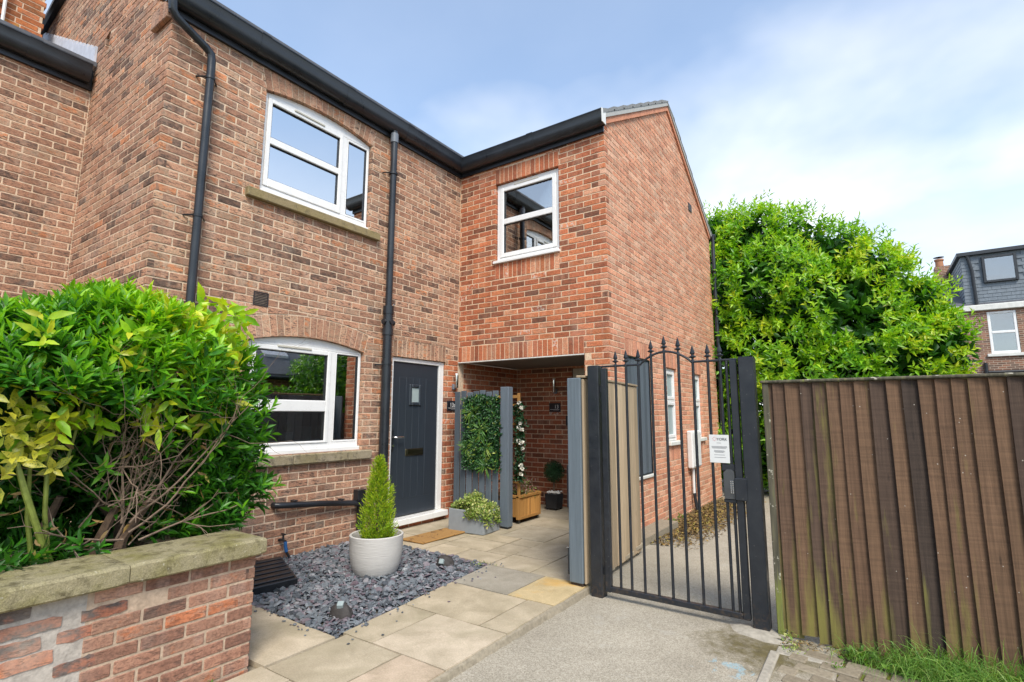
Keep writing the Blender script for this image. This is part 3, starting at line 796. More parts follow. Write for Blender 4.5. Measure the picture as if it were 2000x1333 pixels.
mb = MB(); mb.box((-.02, -6.2, -.25), (2.848, -1.62, -.036)); mb.box((-.02, -1.6199, -.25), (2.60, 1.56, -.036)); mb.hexa([(2.6001, -1.6199, -.25), (2.80, -1.6199, -.25), (2.66, 0, -.25), (2.6001, 0, -.25), (2.6001, -1.6199, -.037), (2.80, -1.6199, -.037), (2.66, 0, -.037), (2.6001, 0, -.037)])
M['haunch'] = mortar('cement_haunching', (.30, .26, .195))
patio = tag(mb.build('patio', 'haunch'), kind='structure')
EDGE = 2.845
def rowx(y0, y1, xs): return [(a, b, y0, y1) for a, b in zip(xs[:-1], xs[1:])]
slabs = []
slabs += [(.86, 1.985, -3.93, -3.448, .62), (2.0, 2.5, -3.93, -3.385, .42), (2.5, EDGE, -4.05, -3.385, .86)]
slabs += [(1.965, 2.235, -4.36, -3.93, .7), (2.235, 2.5, -4.36, -3.93, .66), (2.5, EDGE, -4.62, -4.05, .55), (1.96, 2.5, -4.95, -4.36, .3), (1.96, EDGE, -5.6, -4.95, .6)]
slabs += [(1.955, 2.235, -3.385, -2.80, .45), (2.235, EDGE, -3.385, -2.80, .74)]
slabs += [(1.905, 2.615, -2.80, -2.205, .50), (2.615, EDGE, -2.80, -2.205, .47)]
slabs += [(1.865, 2.425, -2.205, -1.625, .06), (2.425, EDGE, -2.205, -1.625, .97)]
slabs += [(.0, .46, -1.60, -1.16, .5), (.46, .92, -1.60, -1.16, .52), (.92, 1.32, -1.60, -1.27, .56), (1.32, 1.80, -1.60, -1.27, .36), (1.80, 2.26, -1.625, -1.2, .3), (2.26, 2.80, -1.625, -.98, .22)]
slabs += [(.0, .6, -1.16, -.6, .4), (.6, .92, -1.16, -.6, .46), (.92, 1.5, -1.27, -.86, .43), (1.5, 1.80, -1.27, -.86, .28), (1.80, 2.26, -1.2, -.55, .25), (2.26, 2.76, -.98, -.4, .34)]
slabs += [(.0, .6, -.6, -.02, .3), (.6, 1.2, -.6, -.02, .25), (.92, 1.5, -.86, -.6, .48), (1.2, 1.8, -.6, .05, .2), (1.5, 1.8, -.86, -.6, .3), (1.8, 2.26, -.55, .25, .3), (2.26, 2.72, -.4, .02, .22)]
slabs += [(.02, .6, -.02, .62, .2), (.6, 1.2, -.02, .62, .24), (1.2, 1.8, .05, .62, .26), (1.8, 2.22, .25, .9, .16), (.02, .8, .62, 1.2, .3), (.8, 1.4, .62, 1.2, .18), (1.4, 1.8, .62, 1.5, .26), (.02, .7, 1.2, 1.5, .2), (.7, 1.4, 1.2, 1.5, .3), (1.8, 2.22, .9, 1.5, .22)]
def bed_edge(y): return 1.805 + (1.962 - 1.805) * (y + 1.6) / (-3.45 + 1.6)
for (x0, x1, y0, y1, tn) in slabs:
    g_ = .006; z1 = random.uniform(-.0015, .002)
    X0, X1, Y0, Y1 = x0 + g_, x1 - g_, y0 + g_, y1 - g_
    xa, xb = X0, X0
    if -3.4 < (y0 + y1) / 2 < -1.62 and x0 < 2.0: xa, xb = bed_edge(Y0) + .004, bed_edge(Y1) + .004
    c = .006; mb = MB(); mb.ct = (0, 0, 0)
    # riven top with worn arrises
    nx, ny = max(2, int((X1 - X0) / .12)), max(2, int((Y1 - Y0) / .12)); vs = []
    for j in range(ny + 1):
        for i in range(nx + 1):
            fy = j / ny; fx = i / nx; le = xa + (xb - xa) * fy
            ed = i in (0, nx) or j in (0, ny)
            x = le + (X1 - le) * fx + (random.gauss(0, .0018) if ed else 0); y = Y0 + (Y1 - Y0) * fy + (random.gauss(0, .0018) if ed else 0)
            vs.append((x, y, z1 + (-.004 if ed else random.gauss(0, .0012))))
    fs = [(j * (nx + 1) + i, j * (nx + 1) + i + 1, (j + 1) * (nx + 1) + i + 1, (j + 1) * (nx + 1) + i) for j in range(ny) for i in range(nx)]
    rim = [i for i in range(nx + 1)] + [j * (nx + 1) + nx for j in range(1, ny + 1)] + [ny * (nx + 1) + i for i in range(nx - 1, -1, -1)] + [j * (nx + 1) for j in range(ny - 1, 0, -1)]
    b0 = len(vs); vs += [(vs[i][0], vs[i][1], -.034) for i in rim]; nr = len(rim)
    fs += [(b0 + k, b0 + (k + 1) % nr, rim[(k + 1) % nr], rim[k]) for k in range(nr)]
    mb.add(vs, fs, True); o = mb.build('paving_slab', 'slab', patio, sharp=50); o['tint'] = [tn + random.uniform(-.02, .02), random.random(), random.random()]
# cement haunching along the edge of the patio
mb = MB(); ys = np.linspace(-6.0, -1.62, 60); vs = []
for y in ys:
    w = random.gauss(0, .006)
    vs += [(2.838, y, -.010 + random.gauss(0, .0015)), (2.856 + w * .6, y, -.020 + random.gauss(0, .003)), (2.874 + w, y, -.075)]
fs = [(i * 3 + k, i * 3 + k + 1, i * 3 + k + 4, i * 3 + k + 3) for i in range(len(ys) - 1) for k in (0, 1)]
tag(mb.add(vs, fs, True).build('patio_edging', 'haunch'), kind='structure')

# ---- block paving with mossy joints in the corner by the brown fence
bp = tag(MB().box((4.285, -5.5, -.2), (6.6, -1.72, -.066)).build('block_paving', 'mossjoint'), kind='structure')
A_ = R(-9); ca, sa = math.cos(A_), math.sin(A_)
pm = [raw_mesh('paving_block', MB().bbox((-.097, -.045, -.05), (.097, .045, 0), .006), 'paver'), raw_mesh('paving_block', MB().bbox((-.047, -.045, -.05), (.047, .045, 0), .006), 'paver')]
for j in range(-3, 26):
    for i in range(-1, 11):
        u = i * .215 + (.107 if j % 2 else 0); v = -j * .107
        x = 4.40 + u * ca - v * sa; y = -1.98 + u * sa + v * ca
        if not (4.315 < x - .1 and x + .1 < 6.5 and -4.6 < y < -1.86): 
            if 4.31 < x - .05 and x + .05 < 6.5 and -4.6 < y < -1.83: obj_at('paving_block', pm[1], bp, (x, y, -.048), A_, rt(), rot=(random.gauss(0, .01), random.gauss(0, .01), A_ + random.gauss(0, .01)))
            continue
        obj_at('paving_block', pm[0], bp, (x, y, -.048 + random.gauss(0, .002)), tint=rt(), rot=(random.gauss(0, .008), random.gauss(0, .008), A_ + random.gauss(0, .008)))
kb = MB()
kb.bbox((4.245, -2.9, -.2), (4.30, -1.985, -.040), .008); kb.bbox((4.245, -3.85, -.2), (4.30, -2.91, -.042), .008); kb.bbox((4.27, -1.98, -.2), (4.62, -1.86, -.052), .01)
tag(kb.build('kerb', 'kerb'), kind='structure')
# post footing
mb = MB(); n = 14; vs = [(4.16, -1.70, -.038)]
for i in range(n):
    a = 2 * math.pi * i / n; r_ = random.uniform(.16, .23); vs.append((4.15 + r_ * 1.1 * math.cos(a), -1.70 + r_ * .75 * math.sin(a), -.062))
    vs.insert(len(vs), (4.15 + r_ * .7 * math.cos(a), -1.70 + r_ * .5 * math.sin(a), -.043))
fs = [(0, 2 + 2 * i, 2 + 2 * ((i + 1) % n)) for i in range(n)] + [(2 + 2 * i, 1 + 2 * i, 1 + 2 * ((i + 1) % n), 2 + 2 * ((i + 1) % n)) for i in range(n)]
tag(mb.add(vs, fs, True).build('post_footing', 'kerb'), kind='structure')

# ================================================================== BUILDINGS
FF = Frame((0, 0), math.pi / 2); FW = Frame((0, 0), 0); FG = Frame((2.357, 0), math.pi / 2); FS = Frame((0, -3.984), 0); FN = Frame((-1.99, 0), math.pi / 2)
FP = Frame((0, 1.53), 0)
inbush = lambda x, y: (x < 525 and 600 < y < 1120)

# ---- main house of brown brick -------------------------------------------------
H1 = House('terraced_house', 'brown brick house with dark front door 13a and arched white windows', (0, -2.0, 0))
def distF(fr, g, kd):
    z = g[2] if kd == 'rect' else g[0][1]; r_ = random.betavariate(2.0, 1.9)
    if z < .95 and fr is FF: r_ = .14 + .5 * random.betavariate(2, 2)
    if random.random() < .05: r_ = random.uniform(0, .1)
    if kd == 'poly' or (kd == 'rect' and g[3] - g[2] > .1): r_ = random.uniform(.45, .85)
    return (r_, random.random(), random.random())
upwin = Hole(-3.08, -1.70, 3.60, 4.700, .086); lowin = Hole(-3.07, -1.695, .985, 2.105, .09); door_h = Hole(-1.243, -.262, .05, 2.108)
sills = [Hole(-3.225, -1.555, 3.497, 3.598, sold=False, only_block=True), Hole(-3.225, -1.555, .877, .983, sold=False, only_block=True), Hole(-3.068, -2.908, 2.438, 2.582, sold=False, only_block=True)]
def pickF(s, z):
    if z < 2.12 and s > -.262: return 'brickW'
    if z < .06 and s > -1.25: return 'brickW'
    return 'brickF'
H1.wall(FF, -3.984, 0.0, -.2, 5.10, [upwin, lowin, door_h] + sills, 'brickF', 'mortarF', zref=.05, pick=pickF, off=.06, zbrick=-.1, slab=(-3.976, .1))
def topS(a): return 5.02 + .62 * (-a) if a > -3.05 else float(np.interp(a, [-4.34, -3.05], [6.63, 6.911]))
H1.wall(FS, -4.34, 0.0, -.2, topS, [Hole(-1.70, -1.59, 5.27, 5.49, sold=False)], 'brickF', 'mortarF', zref=.05, off=.03, rake_edges=[-3.05], zbrick=.5, slab=(-4.34, -.008))
mb = MB(); mb.box((-9, -3.86, -.2), (-8.9, 5.0, 6)); mb.box((-8.9, 5.0, -.2), (0, 5.1, 4.9)); mb.box((-.12, 1.6, -.2), (-.02, 5.0, 4.9)); mb.build('wall', 'mortarF', H1.o)
# roof
mb = MB()
rz = lambda x: 5.17 + .62 * (.10 - x)
th = .07
mb.hexa([(-3.1, -4.03, rz(-3.1)), (.10, -4.03, rz(.10)), (.10, .35, rz(.10)), (-3.1, .35, rz(-3.1)), (-3.1, -4.03, rz(-3.1) + th), (.10, -4.03, rz(.10) + th), (.10, .35, rz(.10) + th), (-3.1, .35, rz(-3.1) + th)])
mb.hexa([(-4.5, -4.03, 6.72), (-3.1, -4.03, rz(-3.1)), (-3.1, .35, rz(-3.1)), (-8, .35, 4.9), (-4.5, -4.03, 6.72 + th), (-3.1, -4.03, rz(-3.1) + th), (-3.1, .35, rz(-3.1) + th), (-8, .35, 4.9 + th)])
roof1 = mb.build('roof', 'roof_slate', H1.o)
MB().tube([(-3.05, -4.01, 6.93), (-3.75, -4.01, 6.80), (-4.42, -4.01, 6.66)], .05, 6).build('bargeboard', 'black', roof1)
kn = MB(); fbox(kn, FS, -.34, -.002, 4.885, 5.06, .001, .045, .006); kn.tint = [(.33, .5, .4)] * len(kn.v); kn.build('kneeler', 'brickF', roof1)
# fascia + gutter, mitred round the internal corner with the red extension
def gutter_loft(mb, prof, secs):
    n = len(prof); vs = [f(d, z) for f in secs for d, z in prof]; fs = []
    for k in range(len(secs) - 1):
        for i in range(n):
            j = (i + 1) % n; fs.append((k * n + i, k * n + j, (k + 1) * n + j, (k + 1) * n + i))
    fs += [tuple(range(n))[::-1], tuple((len(secs) - 1) * n + i for i in range(n))]
    return mb.add(vs, fs, True)
GP = [(.034, 5.165), (.034, 4.985), (.075, 4.98), (.112, 4.995), (.138, 5.03), (.150, 5.075), (.152, 5.15), (.158, 5.158), (.156, 5.17), (.144, 5.17), (.140, 5.155), (.06, 5.15)]
FB = [(.002, 4.925), (.032, 4.925), (.032, 5.16), (.002, 5.16)]
big = lambda prof, k: [((d - .09) * (1 + k) + .09, (z - 5.07) * (1 + k) + 5.07) for d, z in prof]
def gut(house, name, prof, mat_, A, B):
    return gutter_loft(MB(), prof, [A, B]).build(name, mat_, house, sharp=40)
sF = lambda y: (lambda d, z: (d, y, z)); cor = lambda d, z: (d, -d, z); sW = lambda x: (lambda d, z: (x, -d, z))
gF = gut(H1.o, 'gutter', GP, 'gutterm', sF(-4.06), cor); gut(H1.o, 'fascia', FB, 'black', sF(-4.02), cor)
for y in (-3.2, -2.16, -1.19): gut(gF, 'gutter_union', big(GP, .05), 'gutterm', sF(y - .05), sF(y + .05))
def pipe_bracket(parent, c, r_, wall, n=12):
    mb = MB(); mb.tube([(c[0], c[1], c[2] - .012), (c[0], c[1], c[2] + .012)], r_ + .006, 14); d = np.array(wall) - np.array(c)
    s_ = np.array([d[1], -d[0], 0]); s_ = s_ / (np.linalg.norm(s_) + 1e-9)
    for k in (-1, 1): mb.tube([np.array(c) + s_ * k * r_, np.array(c) + s_ * k * (r_ + .03) + d * .5, np.array(c) + s_ * k * (r_ + .055) + d], .008, 6)
    return mb.build('pipe_bracket', 'black', parent)
# slim downpipe with swan neck
dp = MB().tube([(.10, -4.03, 5.02), (.10, -4.02, 4.90), (.085, -3.98, 4.86), (.076, -3.72, 4.735), (.075, -3.672, 4.70), (.075, -3.662, 4.64), (.075, -3.66, 4.55), (.075, -3.66, 0)], .036, 16).build('downpipe', 'gutterm', H1.o)
for z in (4.46, 3.13): pipe_bracket(dp, (.075, -3.66, z), .036, (.0, -3.66, z))
# thick soil pipe beside the door
mb = MB(); mb.tube([(.085, -1.42, 4.99), (.085, -1.42, 2.62)], .042, 18); mb.tube([(.085, -1.42, 2.66), (.085, -1.42, -.05)], .056, 20)
sp = mb.build('soil_pipe', 'gutterm', H1.o)
mb = MB(); mb.tube([(.085, -1.42, 4.84), (.085, -1.42, 4.96)], .050, 18); mb.build('pipe_collar', 'grey_pipe', sp)
for z0, z1, r_ in ((2.60, 2.70, .066), (2.34, 2.42, .066), (1.98, 2.02, .062)): MB().tube([(.085, -1.42, z0), (.085, -1.42, z1)], r_, 20).build('pipe_collar', 'gutterm', sp)
mb = MB(); mb.tube([(.085, -1.50, 2.50), (.085, -1.33, 2.50)], .034, 12); mb.tube([(.13, -1.42, 2.50), (.16, -1.42, 2.50)], .03, 12); mb.tube([(.085, -1.42, 2.42), (.085, -1.42, 2.60)], .060, 20); mb.build('pipe_junction', 'gutterm', sp)
for z in (4.42, 1.98): pipe_bracket(sp, (.085, -1.42, z), .05, (0, -1.42, z))
# waste pipe across the wall below the window
mb = MB(); mb.tube([(.0, -2.72, .508), (.045, -2.715, .508), (.062, -2.69, .506), (.062, -2.2, .46), (.062, -1.80, .412), (.075, -1.74, .395), (.09, -1.66, .34), (.09, -1.60, .30)], .030, 14); wp_ = mb.build('waste_pipe', 'black', H1.o)
mb = MB(); mb.bbox((.01, -1.775, .43), (.10, -1.665, .55), .006); mb.tube([(.06, -1.70, .44), (.06, -1.70, -.03)], .045, 14); mb.build('gully_pipe', 'black', wp_)
for y, z in ((-2.52, .528), (-1.95, .468)): MB().bbox((.0, y - .02, z - .006), (.07, y + .02, z + .008), .003).build('pipe_clip', 'black', wp_)
# stone sills
mb = MB(); fbox(mb, FF, -3.222, -1.558, 3.50, 3.594, -.10, .055, .008); mb.build('stone_sill', 'sill', H1.o)
sl_ = MB(); fbox(sl_, FF, -3.222, -2.562, .88, .980, -.10, .055, .010); sl_.build('stone_sill', 'sill_low', H1.o)
sl_ = MB(); fbox(sl_, FF, -2.556, -1.558, .88, .980, -.10, .052, .010); sl_.build('stone_sill', 'sill_low', H1.o)
# air brick
def air_brick(house, fr, s0, s1, z0, z1, rows):
    mb = MB(); fbox(mb, fr, s0, s1, z0, z1, -.08, -.012, .002)
    rect_frame(mb, fr, s0, s1, z0, z1, .012, -.02, .004, .002)
    n = rows
    for i in range(n):
        z = z0 + .014 + (z1 - z0 - .028) * (i + .5) / n; h = (z1 - z0 - .028) / n * .5
        fbox(mb, fr, s0 + .012, s1 - .012, z - h / 2, z + h / 2, -.02, .003, .001)
    return mb.build('air_brick', 'airvent', house)
M['airvent'] = plain('plum_plastic_vent', (.03, .02, .021), .5)
air_brick(H1.o, FF, -3.066, -2.910, 2.440, 2.580, 7)
mb = MB(); fbox(mb, FS, -1.698, -1.592, 5.272, 5.488, -.10, -.05); mb.build('air_brick', 'airvent', H1.o)

# windows
def arched_window(house, s0, s1, zc, z0, z1, hole, gl, label):
    """gl: dict of glass rectangles; bars are butted white profiles"""
    fr = FF; d0, d1 = -.115, -.048
    L0, L1, R0, R1 = gl['l0'], gl['l1'], gl['r0'], gl['r1']; T = gl['top']; tb, tt = gl['tr']; lb, rb = gl['lb'], gl['rb']
    mb = MB()
    fbox(mb, fr, s0 + .004, L0 - .05, z0, z1, d0, d1); fbox(mb, fr, R1 + .012, s1 - .004, z0, z1, d0, d1)
    fbox(mb, fr, L0 - .05, R1 + .012, T + .05, z1, d0, d1); fbox(mb, fr, L0 - .05, R1 + .012, z0, z0 + .05, d0, d1)
    fbox(mb, fr, L1 + .045, R0 - .014, z0 + .05, T + .05, d0, d1)
    # head piece following the arch
    xs = np.linspace(s0 + .004, s1 - .004, 21)
    poly = [(s0 + .004, z1 + .001), (s1 - .004, z1 + .001)] + [(x, hole.top(x) - .004) for x in xs[::-1]]
    mb.prism(poly, lambda a, z, d: fr.p(a, z, d), d0, d1 - .004)
    wnd = mb.build('window', 'upvc', house)
    mb = MB()   # opening sash
    rect_frame(mb, fr, L0 - .048, L1 + .043, z0 + .052, T + .048, (.048, .043, lb - z0 - .052, .048), -.10, -.036, .006)
    fbox(mb, fr, L0, L1, tb, tt, -.09, -.040, .006); mb.build('sash_frame', 'upvc', wnd)
    mb = MB(); rect_frame(mb, fr, R0 - .012, R1 + .010, z0 + .052, T + .048, (.012, .010, rb - z0 - .052, .048 - (gl['rt'] - T)), -.10, -.046, .004); mb.build('frame', 'upvc', wnd)
    for a, b, c, d in ((L0, L1, lb, tb), (L0, L1, tt, T), (R0, R1, rb, gl['rt'])):
        pane(fr, a - .004, b + .004, c - .004, d + .004, -.07, gl['mat'], wnd)
    mb = MB()
    for a, b, c, d in ((L0, L1, lb, tb), (L0, L1, tt, T), (R0, R1, rb, gl['rt'])): rect_frame(mb, fr, a, b, c, d, .008, -.068, -.052, .001)
    mb.build('gasket', 'black', wnd)
    mb = MB(); fbox(mb, fr, s0 - .0, s1 + .0, zc, z0 - .001, -.11, -.012, .006); mb.build('window_sill', 'upvc', wnd)
    mb = MB(); fbox(mb, fr, gl['v0'], gl['v1'], T + .035, T + .058, -.048, -.026, .004); mb.build('trickle_vent', 'upvc_old', wnd)
    return wnd
arched_window(H1.o, -3.08, -1.70, 3.598, 3.642, 4.700, upwin, dict(l0=-2.985, l1=-2.14, r0=-2.015, r1=-1.742, top=4.61, rt=4.63, tr=(4.16, 4.235), lb=3.782, rb=3.718, v0=-2.74, v1=-2.36, mat='glass_bright'), '')
arched_window(H1.o, -3.07, -1.695, .983, 1.03, 2.105, lowin, dict(l0=-2.975, l1=-2.155, r0=-2.033, r1=-1.737, top=2.028, rt=2.058, tr=(1.415, 1.532), lb=1.105, rb=1.102, v0=-2.76, v1=-2.37, mat='glass'), '')
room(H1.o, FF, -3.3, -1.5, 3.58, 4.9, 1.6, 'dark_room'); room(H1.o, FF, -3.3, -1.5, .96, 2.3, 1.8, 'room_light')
mb = MB(); fbox(mb, FF, -1.98, -1.80, 1.0, 2.2, -.30, -.27); mb.build('curtain', 'curtain', H1.o)
mb = MB(); fbox(mb, FF, -3.06, -2.08, 3.64, 4.69, -.150, -.146); fbox(mb, FF, -2.05, -1.71, 3.98, 4.69, -.150, -.146); mb.build('roller_blind', 'white_plastic', H1.o); mb = MB(); fbox(mb, FF, -1.84, -1.71, 3.62, 4.69, -.24, -.21); mb.build('curtain', 'curtain', H1.o)
mb = MB(); fbox(mb, FF, -3.07, -1.695, .96, 1.085, -.42, -.129); mb.build('window_board', 'upvc', H1.o)

# front door
mb = MB(); d0, d1 = -.11, -.03
fbox(mb, FF, -1.240, -1.197, .125, 2.105, d0, d1); fbox(mb, FF, -.355, -.265, .125, 2.105, d0, d1 - .004); fbox(mb, FF, -1.197, -.355, 2.052, 2.105, d0, d1 - .002)
dfr = mb.build('door_frame', 'upvc', H1.o)
mb = MB(); fbox(mb, FF, -1.250, -.250, .052, .123, -.12, .085, .006); mb.build('door_sill', 'upvc', dfr)
mb = MB(); fbox(mb, FF, -1.193, -.360, .135, 2.048, -.098, -.052, .006)
door = mb.build('front_door', 'door', H1.o)
for k in range(5):   # planked centre panel
    mb = MB(); fbox(mb, FF, -1.075 + k * .12, -1.075 + k * .12 + .116, .34, 1.86, -.060, -.0495, .003); mb.build('door_plank', 'door', door)
mb = MB(); rect_frame(mb, FF, -.905, -.685, 1.500, 1.775, .045, -.056, -.030, .010); mb.build('door_light_frame', 'door', door)
pane(FF, -.862, -.728, 1.543, 1.732, -.046, 'glass_frost', door)
mb = MB(); fbox(mb, FF, -.945, -.625, .862, .950, -.052, -.036, .008); fbox(mb, FF, -.925, -.645, .878, .934, -.036, -.030, .006); mb.build('letterbox', 'brass', door)
mb = MB(); fbox(mb, FF, -1.182, -1.148, .93, 1.20, -.052, -.040, .006); mb.build('handle_plate', 'black', door)
mb = MB(); mb.tube([FF.p(-1.165, 1.105, -.05), FF.p(-1.165, 1.105, .0), FF.p(-1.15, 1.105, .012), FF.p(-1.03, 1.10, .014)], .010, 10); mb.tube([FF.p(-1.165, 1.0, -.05), FF.p(-1.165, 1.0, -.025)], .014, 10); mb.build('handle', 'chrome', door)
mb = MB(); fbox(mb, FF, -1.24, -.26, .05, 2.1, -.14, -.125); mb.build('interior_wall', 'dark_room', H1.o)
H1.finish(300, distF, inbush)

# ---- red brick extension with the porch ---------------------------------------
H2 = House('brick_extension', 'red brick gabled extension with a covered porch and number 13', (1.2, 2.5, 0))
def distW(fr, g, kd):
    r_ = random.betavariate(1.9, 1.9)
    if fr is FG: r_ = .45 + .55 * random.betavariate(2, 1.5)  # gable tints pushed to the pale end, sunlight put into the colour
    if fr is FP: r_ = .05 + .50 * random.betavariate(2, 2)  # porch back wall tinted darker, its shade put into the brick colour
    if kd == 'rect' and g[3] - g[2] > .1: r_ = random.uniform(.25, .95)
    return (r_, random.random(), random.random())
wwin = Hole(.655, 1.690, 3.478, 4.665, sold=True, sold_bot=True); porch = Hole(.0, 2.023, -.3, 2.130, sold=True)
H2.wall(FW, .004, 2.357, -.3, 5.10, [wwin, porch], 'brickW', 'mortarW', zref=2.352, off=.02, zbrick=-.1, slab=(-.1, 2.349))
def topG(a): return 5.125 + .583 * a if a < 2.6 else 6.641 - .62 * (a - 2.6)
gholes = [Hole(.479, 1.352, .560, 2.14), Hole(2.072, 2.575, .925, 2.10, sold_bot=True), Hole(3.585, 4.02, .925, 2.10, sold_bot=True)]
H2.wall(FG, 0.0, 5.15, -.3, topG, gholes, 'brickSunlit', 'mortarW', zref=2.352, off=.02, rake_edges=[2.6], zbrick=-.16, slab=(.008, 5.15))
H2.wall(FF, .13, 1.53, -.2, 2.13, [], 'brickW', 'mortarW', zref=2.352, off=.06, zbrick=-.02)
pdoor = Hole(1.035, 1.98, .02, 2.106)
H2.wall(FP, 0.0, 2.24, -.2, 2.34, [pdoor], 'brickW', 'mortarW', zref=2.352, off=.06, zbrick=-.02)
mb = MB(); mb.box((2.035, .12, -.2), (2.24, .121, 2.13)); mb.box((-.12, 5.03, -.3), (2.23, 5.15, 5.05)); mb.build('wall', 'mortarW', H2.o)
# pier return
H2.wall(Frame((2.030, .33), -math.pi / 2), 0.0, .33, -.2, 2.13, [], 'brickW', 'mortarW', zref=2.352, thick=.09, zbrick=-.02, skin=.06)
mb = MB(); mb.box((.0, .0, 2.122), (2.023, .115, 2.130)); mb.box((.0, -.004, 2.117), (2.023, .004, 2.126)); mb.build('lintel', 'white_render', H2.o)
mb = MB(); mb.box((-.02, .116, 2.14), (2.25, 1.6, 2.18)); M['soffit'] = plain('shade_toned_soffit_board', (.20, .19, .175), .8); mb.build('porch_ceiling', 'soffit', H2.o)  # soffit colour darkened to deepen the shade in the porch
# verge: course of bricks and tiles following the slope
def rake(a, up): return topG(a) + up
for (a0, a1, sg) in ((0.02, 2.6, 1), (5.13, 2.6, -1)):
    vbm = MB(); pl = [(a0, topG(a0) - .09), (a1, topG(a1) - .09), (a1, topG(a1) - .004), (a0, topG(a0) - .004)]
    vbm.prism(pl if sg > 0 else pl[::-1], lambda a, z, d: FG.p(a, z, d), -.05, .028); vbm.ct = None; vbm.tint = [(.62, .6, .3)] * len(vbm.v); vbm.build('verge_course', 'brickSunlit', H2.o)
mb = MB(); zr = lambda y: 5.150 + .583 * y if y < 2.6 else 6.666 - .62 * (y - 2.6)
for y0, y1 in ((-.10, 2.6), (2.6, 5.27)):
    p = [(-3.0, y0, zr(y0)), (2.39, y0, zr(y0)), (2.39, y1, zr(y1)), (-3.0, y1, zr(y1))]; mb.hexa(p + [(a, b, c + .05) for a, b, c in p])
roof2 = mb.build('roof', 'roof_slate', H2.o)
mb = MB()
for y0, y1 in ((-.10, 2.6), (2.6, 5.27)):
    p = [(2.36, y0, zr(y0) - .03), (2.402, y0, zr(y0) - .03), (2.402, y1, zr(y1) - .03), (2.36, y1, zr(y1) - .03)]; mb.hexa(p + [(a, b, c + .065) for a, b, c in p])
M['verge'] = plain('pale_concrete_verge', (.40, .40, .385), .85, var=.12, scale=25, bump=.3)
mb.build('verge', 'verge', roof2)
M['tile'] = plain('grey_concrete_tile', (.22, .225, .225), .8, var=.2, scale=20, bump=.4)
for sgn, ya, yb, n in ((1, -.12, 2.56, 8), (-1, 5.29, 2.59, 8)):
    for i in range(n):
        y0 = ya + (yb - ya) * i / n; y1 = ya + (yb - ya) * (i + 1.12) / n
        t0, t1 = .062, .018
        p = [(2.27, y0, zr(y0) + .036), (2.408, y0, zr(y0) + .036), (2.408, y1, zr(y1) + .036), (2.27, y1, zr(y1) + .036)]
        if sgn < 0: p = [p[3], p[2], p[1], p[0]]
        tz = [t0, t0, t1, t1] if sgn > 0 else [t1, t1, t0, t0]
        MB().hexa(p + [(a, b, c + e) for (a, b, c), e in zip(p, tz)]).build('verge_tile', 'tile', roof2)
gW = gut(H2.o, 'gutter', GP, 'gutterm', cor, sW(2.395)); gut(H2.o, 'fascia', FB, 'black', cor, sW(2.36))
gut(gW, 'gutter_union', big(GP, .05), 'gutterm', sW(1.28), sW(1.38)); gut(gW, 'gutter_stop', [(.04, 4.99), (.15, 4.99), (.16, 5.17), (.04, 5.17)], 'white_plastic', sW(2.396), sW(2.404))
mb = MB(); mb.tube([(2.42, 5.21, 5.06), (2.42, 5.21, 4.9), (2.42, 5.19, 4.8), (2.42, 5.185, -.2)], .036, 14); dp2 = mb.build('downpipe', 'gutterm', H2.o)
for z in (4.3, 3.4, 2.2, 1.0): pipe_bracket(dp2, (2.42, 5.185, z), .036, (2.36, 5.15, z))
mb = MB(); mb.tube([(2.20, 5.25, 5.05), (2.47, 5.25, 5.05)], .06, 12); mb.build('gutter', 'gutterm', H2.o)
# window over the porch
fr = FW; mb = MB(); d0, d1 = -.115, -.045
rect_frame(mb, fr, .660, 1.685, 3.52, 4.660, .052, d0, d1, .005); ww = mb.build('window', 'upvc', H2.o)
mb = MB(); rect_frame(mb, fr, .714, 1.631, 3.574, 4.606, (.058, .062, .060, .058), -.10, -.034, .006); fbox(mb, fr, .772, 1.569, 4.058, 4.138, -.09, -.040, .006); mb.build('sash_frame', 'upvc', ww)
for c, d in ((3.634, 4.058), (4.138, 4.548)): pane(fr, .768, 1.573, c - .004, d + .004, -.07, 'glass', ww)
mb = MB()
for c, d in ((3.634, 4.058), (4.138, 4.548)): rect_frame(mb, fr, .772, 1.569, c, d, .008, -.068, -.052, .001)
mb.build('gasket', 'black', ww)
mb = MB(); fbox(mb, fr, .638, 1.705, 3.478, 3.518, -.11, .038, .006); mb.build('window_sill', 'upvc', ww)
mb = MB(); fbox(mb, fr, .95, 1.36, 4.60, 4.622, -.045, -.028, .004); mb.build('trickle_vent', 'upvc_old', ww)
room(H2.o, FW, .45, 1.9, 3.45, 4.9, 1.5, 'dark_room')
mb = MB(); fbox(mb, FW, .66, .86, 3.5, 4.7, -.2, -.17); mb.build('curtain', 'curtain', H2.o)
# two slim windows and the boarded opening on the gable
for s0, s1 in ((2.076, 2.571), (3.589, 4.016)):
    mb = MB(); rect_frame(mb, FG, s0, s1, .995, 2.098, .045, -.10, -.04, .004); w_ = mb.build('window', 'upvc', H2.o)
    mb = MB(); rect_frame(mb, FG, s0 + .047, s1 - .047, 1.62, 2.051, .045, -.095, -.028, .005); rect_frame(mb, FG, s0 + .047, s1 - .047, 1.042, 1.58, .045, -.095, -.028, .005); fbox(mb, FG, s0 + .045, s1 - .045, 1.58, 1.62, -.095, -.035); mb.build('sash_frame', 'upvc', w_)
    for c, d in ((1.665, 2.006), (1.087, 1.535)): pane(FG, s0 + .088, s1 - .088, c - .004, d + .004, -.06, 'glass_frost', w_)
    mb = MB(); fbox(mb, FG, s0 - .05, s1 + .05, .93, .99, -.10, .045, .008); mb.build('window_sill', 'white_render', w_)
mb = MB(); fbox(mb, FG, .484, 1.347, .60, 2.135, -.10, -.06); bd = mb.build('window_boarding', 'wood_grey', H2.o)
nb = 8; wdt = (1.335 - .496) / nb
